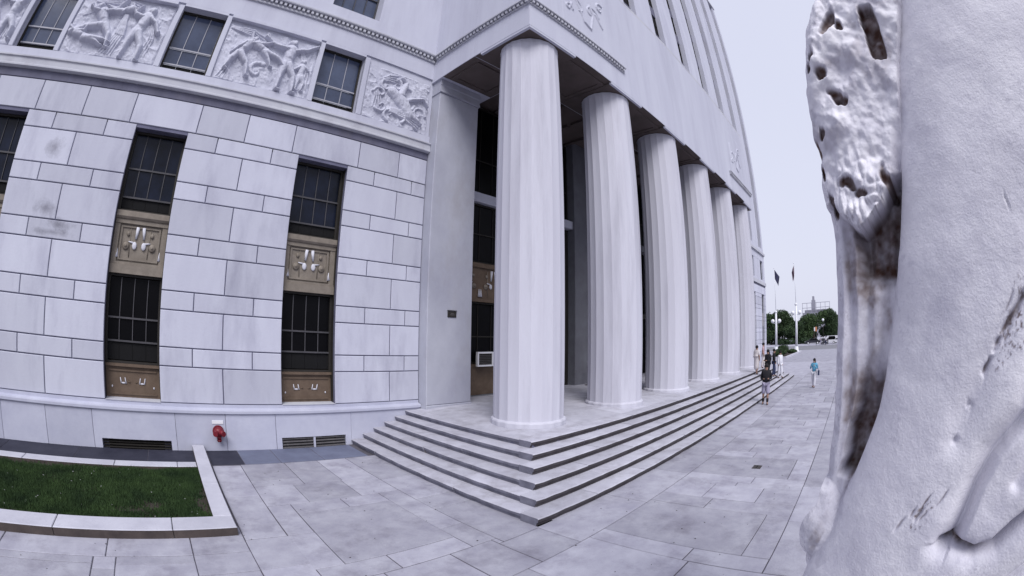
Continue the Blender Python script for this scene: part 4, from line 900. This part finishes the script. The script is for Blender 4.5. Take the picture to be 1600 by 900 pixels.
# ================================================================== people
def skin_mesh(name, verts, edges_, radii, m, parent, root=0, sub=1):
    me = bpy.data.meshes.new(name); me.from_pydata(verts,edges_,[]); me.materials.append(M[m])
    o = link(name,me,parent); sk = o.modifiers.new('skin','SKIN'); me.skin_vertices[0]
    for i,r_ in enumerate(radii):
        me.skin_vertices[0].data[i].radius = r_ if hasattr(r_,'__len__') else (r_,r_); me.skin_vertices[0].data[i].use_root = (i == root)
    sk.use_smooth_shade = True; ss = o.modifiers.new('sub','SUBSURF'); ss.levels = ss.render_levels = sub
    return o
def ensure_skin(me):
    pass
def person(loc, face, h, label, top='cloth_black', bot='cloth_black', shoe='shoe', hair='hair_black', skin='skin', longhair=False, arms=((-.10,.02,.95,-.06,.14,.86),(.10,.02,.95,.06,.14,.86)), stride=.12, robe=False, shorts=False, longsleeve=False, group=None, bulk=1.0, boots=False):
    """local frame: +Y forward, +X right, metres for a 1.72 m body. arms: offsets of elbow and wrist from the shoulders"""
    t = thing('person', label, 'person', loc, group); t.rotation_euler = (0,0,face); s = h/1.72; t.scale = (s,s,s)
    A = []
    J = dict(pel=(0,0,.93),wai=(0,0,1.08),che=(0,.01,1.28),nec=(0,.0,1.46),hea=(0,.015,1.53),cro=(0,.02,1.63),
      shl=(-.17,0,1.41),shr=(.17,0,1.41),hpl=(-.09,0,.89),hpr=(.09,0,.89),
      knl=(-.10,stride*.5+.02,.50),knr=(.10,-stride*.3+.02,.50),anl=(-.10,stride*.7,.09),anr=(.10,-stride*.8,.09),tol=(-.11,stride*.7+.15,.035),tor=(.11,-stride*.8+.15,.035))
    (lx,ly,lz,mx_,my,mz),(rx,ry,rz,qx,qy,qz) = arms
    J['ell'] = (-.17+lx,ly,lz+.18); J['wrl'] = (-.17+mx_,my,mz); J['elr'] = (.17+rx,ry,rz+.18); J['wrr'] = (.17+qx,qy,qz)
    def ext(a,b,l):
        a,b = Vector(J[a]),Vector(J[b]); d = (b-a).normalized(); return tuple(b+d*l)
    J['hal'] = ext('ell','wrl',.08); J['har'] = ext('elr','wrr',.08)
    names = list(J); ix = {k:i for i,k in enumerate(names)}
    E = [('pel','wai'),('wai','che'),('che','nec'),('nec','hea'),('hea','cro'),('che','shl'),('che','shr'),('shl','ell'),('ell','wrl'),('wrl','hal'),('shr','elr'),('elr','wrr'),('wrr','har'),('pel','hpl'),('pel','hpr'),('hpl','knl'),('knl','anl'),('hpr','knr'),('knr','anr'),('anl','tol'),('anr','tor')]
    Rr = dict(pel=(.13,.10),wai=(.12,.09),che=(.14,.10),nec=.055,hea=.075,cro=.085,shl=.06,shr=.06,ell=.042,elr=.042,wrl=.028,wrr=.028,hal=(.035,.018),har=(.035,.018),hpl=.085,hpr=.085,knl=.058,knr=.058,anl=.038,anr=.038,tol=(.035,.025),tor=(.035,.025))
    body = skin_mesh('body',[J[k] for k in names],[(ix[a],ix[b]) for a,b in E],[Rr[k] for k in names],skin,t)
    def sub(name, keys, es, rad, m, override={}):
        P = [override[k] if k in override else J[k] for k in keys]; q = {k:i for i,k in enumerate(keys)}
        return skin_mesh(name,P,[(q[a],q[b]) for a,b in es],[rad[k] for k in keys],m,t)
    mid = lambda a,b,f_: tuple(Vector(J[a]).lerp(Vector(J[b]),f_))
    b_ = bulk
    if robe:
        sub('robe',['pel','wai','che','nec','shl','shr','ell','elr','low','hem'],[('pel','wai'),('wai','che'),('che','nec'),('che','shl'),('che','shr'),('shl','ell'),('shr','elr'),('pel','low'),('low','hem')],dict(pel=(.19*b_,.15*b_),wai=(.17*b_,.14*b_),che=(.18,.135),nec=.07,shl=.08,shr=.08,ell=.065,elr=.065,low=(.19,.17),hem=(.20,.18)),top,{'low':(0,0,.55),'hem':(0,0,.22)})
    else:
        ks = ['pel','wai','che','nec','shl','shr','ell','elr']; es = [('pel','wai'),('wai','che'),('che','nec'),('che','shl'),('che','shr'),('shl','ell'),('shr','elr')]
        rd = dict(pel=(.155*b_,.125*b_),wai=(.145*b_,.115*b_),che=(.165*b_,.125*b_),nec=.066,shl=.078,shr=.078,ell=.055,elr=.055,wrl=.04,wrr=.04)
        ov = {'pel':(0,0,.88)}
        if longsleeve: ks += ['wrl','wrr']; es += [('ell','wrl'),('elr','wrr')]
        else: ov['ell'] = mid('shl','ell',.8); ov['elr'] = mid('shr','elr',.8)
        sub('shirt',ks,es,rd,top,ov)
        ks = ['pel','hpl','hpr','knl','knr']; es = [('pel','hpl'),('pel','hpr'),('hpl','knl'),('hpr','knr')]; ov = {'pel':(0,0,.95)}
        rd = dict(pel=(.14,.115),hpl=.105,hpr=.105,knl=.085,knr=.085,anl=.062,anr=.062)
        if not shorts: ks += ['anl','anr']; es += [('knl','anl'),('knr','anr')]
        else: ov['knl'] = mid('knl','anl',.15); ov['knr'] = mid('knr','anr',.15); rd['knl'] = rd['knr'] = .10
        sub('trousers',ks,es,rd,bot,ov)
    for a,b in (('anl','tol'),('anr','tor')):
        skin_mesh('shoe',[J[a][:2]+(.06,),J[b]],[(0,1)],[(.05,.05),(.045,.035)],shoe,t)
    if boots:
        for a,b in (('knl','anl'),('knr','anr')): skin_mesh('boot',[mid(a,b,.45),J[b]],[(0,1)],[(.068,.068),(.055,.055)],shoe,t)
    c = J['cro']; mb = MB(); mb.ball((c[0],c[1]-.018,c[2]+.012),(.095,.105,.105),14,10)
    if longhair: mb.ball((c[0],c[1]-.07,c[2]-.16),(.10,.065,.22),12,10)
    ho = mb.mesh('hair',hair); link('hair',ho,t)
    fm = MB()   # face details
    fm.add([(-.012,c[1]+.085,c[2]-.075),(.012,c[1]+.085,c[2]-.075),(0,c[1]+.115,c[2]-.07),(0,c[1]+.088,c[2]-.03)],[(0,1,2),(1,3,2),(3,0,2)]); link('nose',fm.mesh('nose',skin),t)
    for s2 in (-1,1): fm = MB(); fm.ball((s2*.03,c[1]+.083,c[2]-.025),.009,6,4); link('eye',fm.mesh('eye','hair_black'),t)
    return t
rest = ((-.05,-.02,.95,-.04,.06,.86),(.05,-.02,.95,.04,.06,.86))
bent = ((-.06,-.02,.93,.06,.26,1.12),(.06,-.02,.93,-.06,.26,1.12))
P_ = [ # x, y, z, facing
 dict(loc=(20.2,4.1,0),face=R(100),h=1.84,label='person in black top, knee-length pale shorts and black boots at the foot of the steps',top='cloth_black',bot='cloth_lilac',shorts=True,arms=bent,longsleeve=True,bulk=1.3,boots=True),
 dict(loc=(26.9,5.38,.45),face=R(60),h=1.80,label='stout person in all black halfway up the steps, behind the pale shorts',top='cloth_black',bot='cloth_black',longsleeve=True,longhair=True,arms=bent,bulk=1.5),
 dict(loc=(28.9,5.35,.45),face=R(200),h=1.76,label='person in dark clothes and pale collar standing behind the group on the steps',top='cloth_black',bot='cloth_navy',arms=rest,longsleeve=True),
 dict(loc=(29.4,5.0,.3),face=R(150),h=1.76,label='heavily built person in a white shirt and white trousers right of the group',top='cloth_white',bot='cloth_white',arms=rest,bulk=1.45,longsleeve=True),
 dict(loc=(27.2,6.2,.75),face=R(240),h=1.76,label='person in a long cream robe on the upper steps, leftmost of the group',top='cloth_cream',robe=True,arms=rest),
 dict(loc=(30.4,6.45,.9),face=R(190),h=1.7,label='dark-haired person in a pink shirt standing on the porch behind the cream robe',top='cloth_pink',bot='cloth_cream',arms=rest),
 dict(loc=(26.5,2.28,0),face=R(75),h=1.66,label='long-haired woman in bright blue top and white trousers, standing alone on the paving',top='cloth_blue',bot='cloth_white',longhair=True,arms=((-.08,.05,.95,.05,.30,1.30),(.08,.05,.95,-.05,.30,1.26)),stride=.2,longsleeve=True),
]
for d_ in P_: person(**d_)
pb = thing('shoulder_bag','dark bag carried at the side of the person in blue and white','bag',(26.35,2.02,.8)); MB().tbox(26.26,1.93,.72,26.44,2.03,1.0,.02).build('pouch','cloth_navy',pb); MB().tube((26.28,1.98,1.0),(26.42,2.12,1.38),.012).build('strap','cloth_navy',pb)
for k,(x,y,h,a,t_,b2) in enumerate([(118,7.6,1.75,'far person in white crossing beside the dark cars',('cloth_white'),'cloth_white'),(121,8.6,1.7,'far person in white left of the other one at the crossing','cloth_white','cloth_lilac'),(112,6.6,1.7,'far person in dark trousers near the parked white van','cloth_white','cloth_navy')]):
    person((x,y,0),R(40*k),h*1.15,a,top=t_,bot=b2,arms=rest)

# ================================================================== far street, poles, trees, buildings
rd = struct(MB().box(84.5,-200,-.2,112,300,-.11).build('road','asphalt'))
struct(MB().box(112,-200,-.3,330,300,.02).build('park_pavement','paving'))
mb = MB()
for k in range(30): mb.box(98.1,-90+k*7,-.106,98.3,-87+k*7,-.1)
struct(mb.build('road_marking','white'))
for k in range(5):
    struct(MB().box(86.5,2+k*.9,-.106,110,2.4+k*.9,-.1).build('crossing_stripe','white'))
def flagpole(x,y,zt,zs,zg,lab,flagm,fdir):
    t = thing('flagpole_lamp',lab,'flagpole',(x,y,0))
    MB().lathe([(.55,0),(.55,.25),(.38,.32),(.34,.9),(.26,1.0)],x,y,20).build('base','pole',t)
    MB().tube((x,y,.9),(x,y,zs),.21,.17,14).lathe([(.2,zs-.3),(.26,zs-.2),(.26,zs-.05),(.1,zs+.1)],x,y,14).build('shaft','pole',t)
    MB().tube((x,y,zs),(x,y,zt),.05,.03,8).ball((x,y,zt+.08),.09,8,6).build('mast','pole',t)
    for s in (-1,1):
        MB().tube((x,y,zg-.35),(x,y+s*.62,zg-.35),.05,.04,8).tube((x,y+s*.62,zg-.38),(x,y+s*.62,zg-.22),.05,.10,8).build('arm','pole',t)
        MB().ball((x,y+s*.62,zg),.34,14,10).build('globe','globe',t)
    fl = thing('flag','limp '+lab.split(' ')[0]+' dark flag hanging at the top of its mast, '+('left' if fdir > 0 else 'right')+' of the two','flag',(x,y,zt))
    nu,nv = 14,10; u2,v2 = np.meshgrid(np.linspace(0,1,nu),np.linspace(0,1,nv))
    Y = y-.06-fdir*u2*.9*(1-.3*v2)*(1 if fdir > 0 else .6); Zf = zt-.1-v2*1.6-u2*1.3; Xf = x+.18*np.sin(u2*9+v2*2)*u2
    grid_mesh('flag_cloth',np.stack([Xf,Y,Zf],-1).reshape(-1,3),nu,nv,[flagm],fl)
flagpole(77.2,13.9,14.2,7.0,5.35,'shorter white flagpole with two lamp globes beside the courthouse corner','flagcloth',1)
flagpole(74.4,9.7,14.4,7.9,6.45,'taller white flagpole with two lamp globes at the planter end','flagred',-1)
# planter with hedge
pk = thing('planter_kerb','pale kerb around the small hedge bed at the flagpole','kerb',(66,10,0))
for a in range(7): piece('kerb_stone',58.5+a*2.6,9.0,-.05,61.0+a*2.6,9.3,.22,'kerb',pk,'t',.02)
piece('kerb_stone',58.2,9.0,-.05,58.5,12.4,.22,'kerb',pk,'t',.02)
struct(MB().box(58.5,9.3,-.02,76.6,12.4,.12).build('bed_soil','soil'))
def leaves(name,c,r,n,size,m,parent=None,hollow=.55,flatb=0):
    d = np.random.randn(n,3); d /= np.linalg.norm(d,axis=1)[:,None]; rad = hollow+(1-hollow)*np.random.rand(n,1)**.6
    nz_ = fbm(d[:,0]*2+c[0],d[:,1]*2+c[1],d[:,2]*2+5,3)[:,None]; p = d*rad*(.6+.85*nz_)*np.array(r)+np.array(c)
    if flatb: p[:,2] = np.maximum(p[:,2],flatb)
    a = np.random.randn(n,3); a /= np.linalg.norm(a,axis=1)[:,None]; b = np.cross(a,np.random.randn(n,3)); b /= np.linalg.norm(b,axis=1)[:,None]
    s = size*(.6+.8*np.random.rand(n,1)); V = np.stack([p-a*s,p+b*s*.6,p+a*s,p-b*s*.6],1).reshape(-1,3)
    return V
def hedge(x,y,r,lab,m='leafdark'):
    t = thing('shrub',lab,'shrub',(x,y,.1),'shrubs in the flagpole planter')
    V = np.concatenate([leaves('l',(x,y,.1+r[2]*.9),r,2600,.09,m,flatb=.13)]); mi = (np.random.rand(len(V)//4) < .3).astype(int)
    tri_soup('foliage',V,[m,'leaf'],t,4,mi); MB().tube((x,y,.1),(x,y,.1+r[2]),.06,.03,6).build('stem','bark',t)
hedge(60.5,10.6,(.9,.7,.35),'low dark shrub nearest the porch steps in the planter'); hedge(64,11,(1.6,.9,.5),'broad dark shrub in the middle of the planter'); hedge(68.5,11.2,(1.5,.9,.7),'dark rounded shrub before the flagpole in the planter'); hedge(71.5,10.0,(1.2,.8,.3),'low green shrub at the far end of the planter','leaf')
TREES = 0
def tree(x,y,h,r,m,lab):
    t = thing('tree',lab,'tree',(x,y,0),'trees beyond the road')
    mb = MB(); mb.tube((x,y,0),(x,y,h*.35),.28,.2,8)
    rg3 = random.Random(int(x*10+y)); cs = []
    for k in range(9):
        a = rg3.uniform(0,6.28); q = rg3.uniform(.25,.95)*r*.75; c = (x+q*math.cos(a),y+q*math.sin(a),h*rg3.uniform(.22,.86)); mb.tube((x,y,h*.3),c,.12,.03,6); cs.append((c,r*rg3.uniform(.32,.55)))
    mb.build('trunk','bark',t)
    V = np.concatenate([leaves('l',c,(q,q,q*.85),1300,.22,m,hollow=.3) for c,q in cs]); mi = (np.random.rand(len(V)//4) < .25).astype(int)
    tri_soup('crown',V,[m,'leaf' if m == 'leafdark' else 'leafdark'],t,4,mi)
for (x,y,h,r,m,lab) in [
 (135,26.0,10.4,5.0,'leafdark','dark tree just right of the courthouse corner'),(134,21.4,10.4,4.6,'leafdark','dark dense tree between the two flagpoles'),
 (131,17.6,9.0,4.0,'leafdark','smaller dark tree behind the right flagpole'),(150,16.0,9.6,4.6,'leaf','light green tree right of the taller flagpole'),
 (140,12.3,10.2,4.8,'leaf','full round green tree under the rooftop frame'),(146,8.4,10.6,4.8,'leafdark','dark green tree below the little roof tower'),
 (152,4.8,9.6,4.2,'leaf','green tree at the edge of the statue'),(170,28,12,5,'leafdark','tall dark tree farther back on the left'),(175,19.5,8.5,4.5,'leafdark','far dark tree filling the gap behind the lamps'),(165,1,9,4,'leafdark','dark tree mostly hidden behind the statue')]: tree(x,y,h,r,m,lab)
# low far planting
V = np.concatenate([leaves('l',(128+np.random.rand()*10,14+k*2.4,.9),(2.6,1.6,.9),700,.2,'leafdark',flatb=.1) for k in range(7)])
hd_ = stuff(tri_soup('far_undergrowth',V,['leafdark'],None,4)); hd_['label'] = 'dark undergrowth below the trees across the road'
fb = thing('far_apartment_block','distant grey building with rooftop frame and small tower above the trees','building',(300,26,0))
MB().box(300,17.2,0,318,34.2,15.5).build('wall','far',fb)
MB().box(303,25.3,15.5,307,27.9,24.0).box(303.5,25.9,24,306.5,27.3,26.4).build('roof_tower','far',fb)
mb = MB()
for y in np.linspace(14.4,34.4,7): mb.box(300.0,y-.14,12,300.3,y+.14,22)
for z in (15.5,18.7,21.8): mb.box(299.9,14.3,z,300.29,34.6,z+.3)
mb.build('rooftop_frame','far',fb)
MB().box(302,15,14,316,33,17.6).build('penthouse','far',fb)
for k in range(7):
    for j in range(3): piece('window',299.9,18.3+k*2.2,5+j*3.4,300.05,19.5+k*2.2,6.9+j*3.4,'fardark',fb,'b')
def car(x,y,face,body,lab,van=False):
    t = thing('parked_car',lab,'car',(x,y,0)); t.rotation_euler = (0,0,face); L_,Wd = (4.6,1.8); Hh = 2.0 if van else 1.45
    pr = [(-2.3,.35),(-2.3,.85),(-2.1,.95),(-1.7 if not van else -2.2,1.0 if not van else 1.1),(-1.2 if not van else -2.1,Hh),(.7 if not van else 1.2,Hh),(1.3 if not van else 1.8,.98),(2.1,.85),(2.3,.6),(2.3,.35)]
    mb = MB(); mb.prism(pr,1,-.88,.88); o = link('body',mb.mesh('body',body),t)
    mb = MB(); mb.prism([(-1.5,1.0),(-1.1,Hh-.1),(.6,Hh-.1),(1.1,1.0)],1,-.89,.89); link('side_window',mb.mesh('side_window','glassdark'),t)
    for wx in (-1.4,1.4):
        for s in (-1,1):
            mb = MB(); mb.tube((wx,s*.78,.33),(wx,s*.92,.33),.33,.33,16); w = link('wheel',mb.mesh('wheel','tyre'),t)
            mb = MB(); mb.tube((wx,s*.92,.33),(wx,s*.93,.33),.19,.19,12); link('rim',mb.mesh('rim','pole'),w)
    for s in (-1,1): mb = MB(); mb.box(2.29,s*.65-.14,.62,2.33,s*.65+.14,.76); link('headlight',mb.mesh('headlight','white'),t)
car(124,11.3,R(100),'car_dark','dark car parked under the trees, left of the white cars'); car(122,5.6,R(90),'car_white','white van parked at the right beside the statue edge',True); car(128,8.6,R(95),'car_white','white car in the middle of the parked row'); car(119,3.2,R(85),'car_white','white car farthest right, half hidden by the statue'); car(116,7.1,R(180),'car_dark','small dark car in front of the white van')
ts = thing('traffic_signal','orange and white pedestrian signal on a thin dark pole across the road','traffic signal',(113,9.3,0)); MB().tube((113,9.3,0),(113,9.3,4.4),.06,.05,8).build('pole','metaldark',ts); MB().tbox(112.85,9.1,3.3,113.15,9.55,4.4,.03).build('housing','signal_yellow',ts); MB().box(112.83,9.56,3.4,113.1,9.9,4.3).build('sign_plate','white',ts)
sl_ = thing('street_lamp','dark street lamp with one white globe before the far trees','street lamp',(114,7.45,0)); MB().tube((114,7.45,0),(114,7.45,5.7),.08,.05,8).build('pole','metaldark',sl_); MB().ball((114,7.45,6.0),.34,12,8).build('globe','globe',sl_)
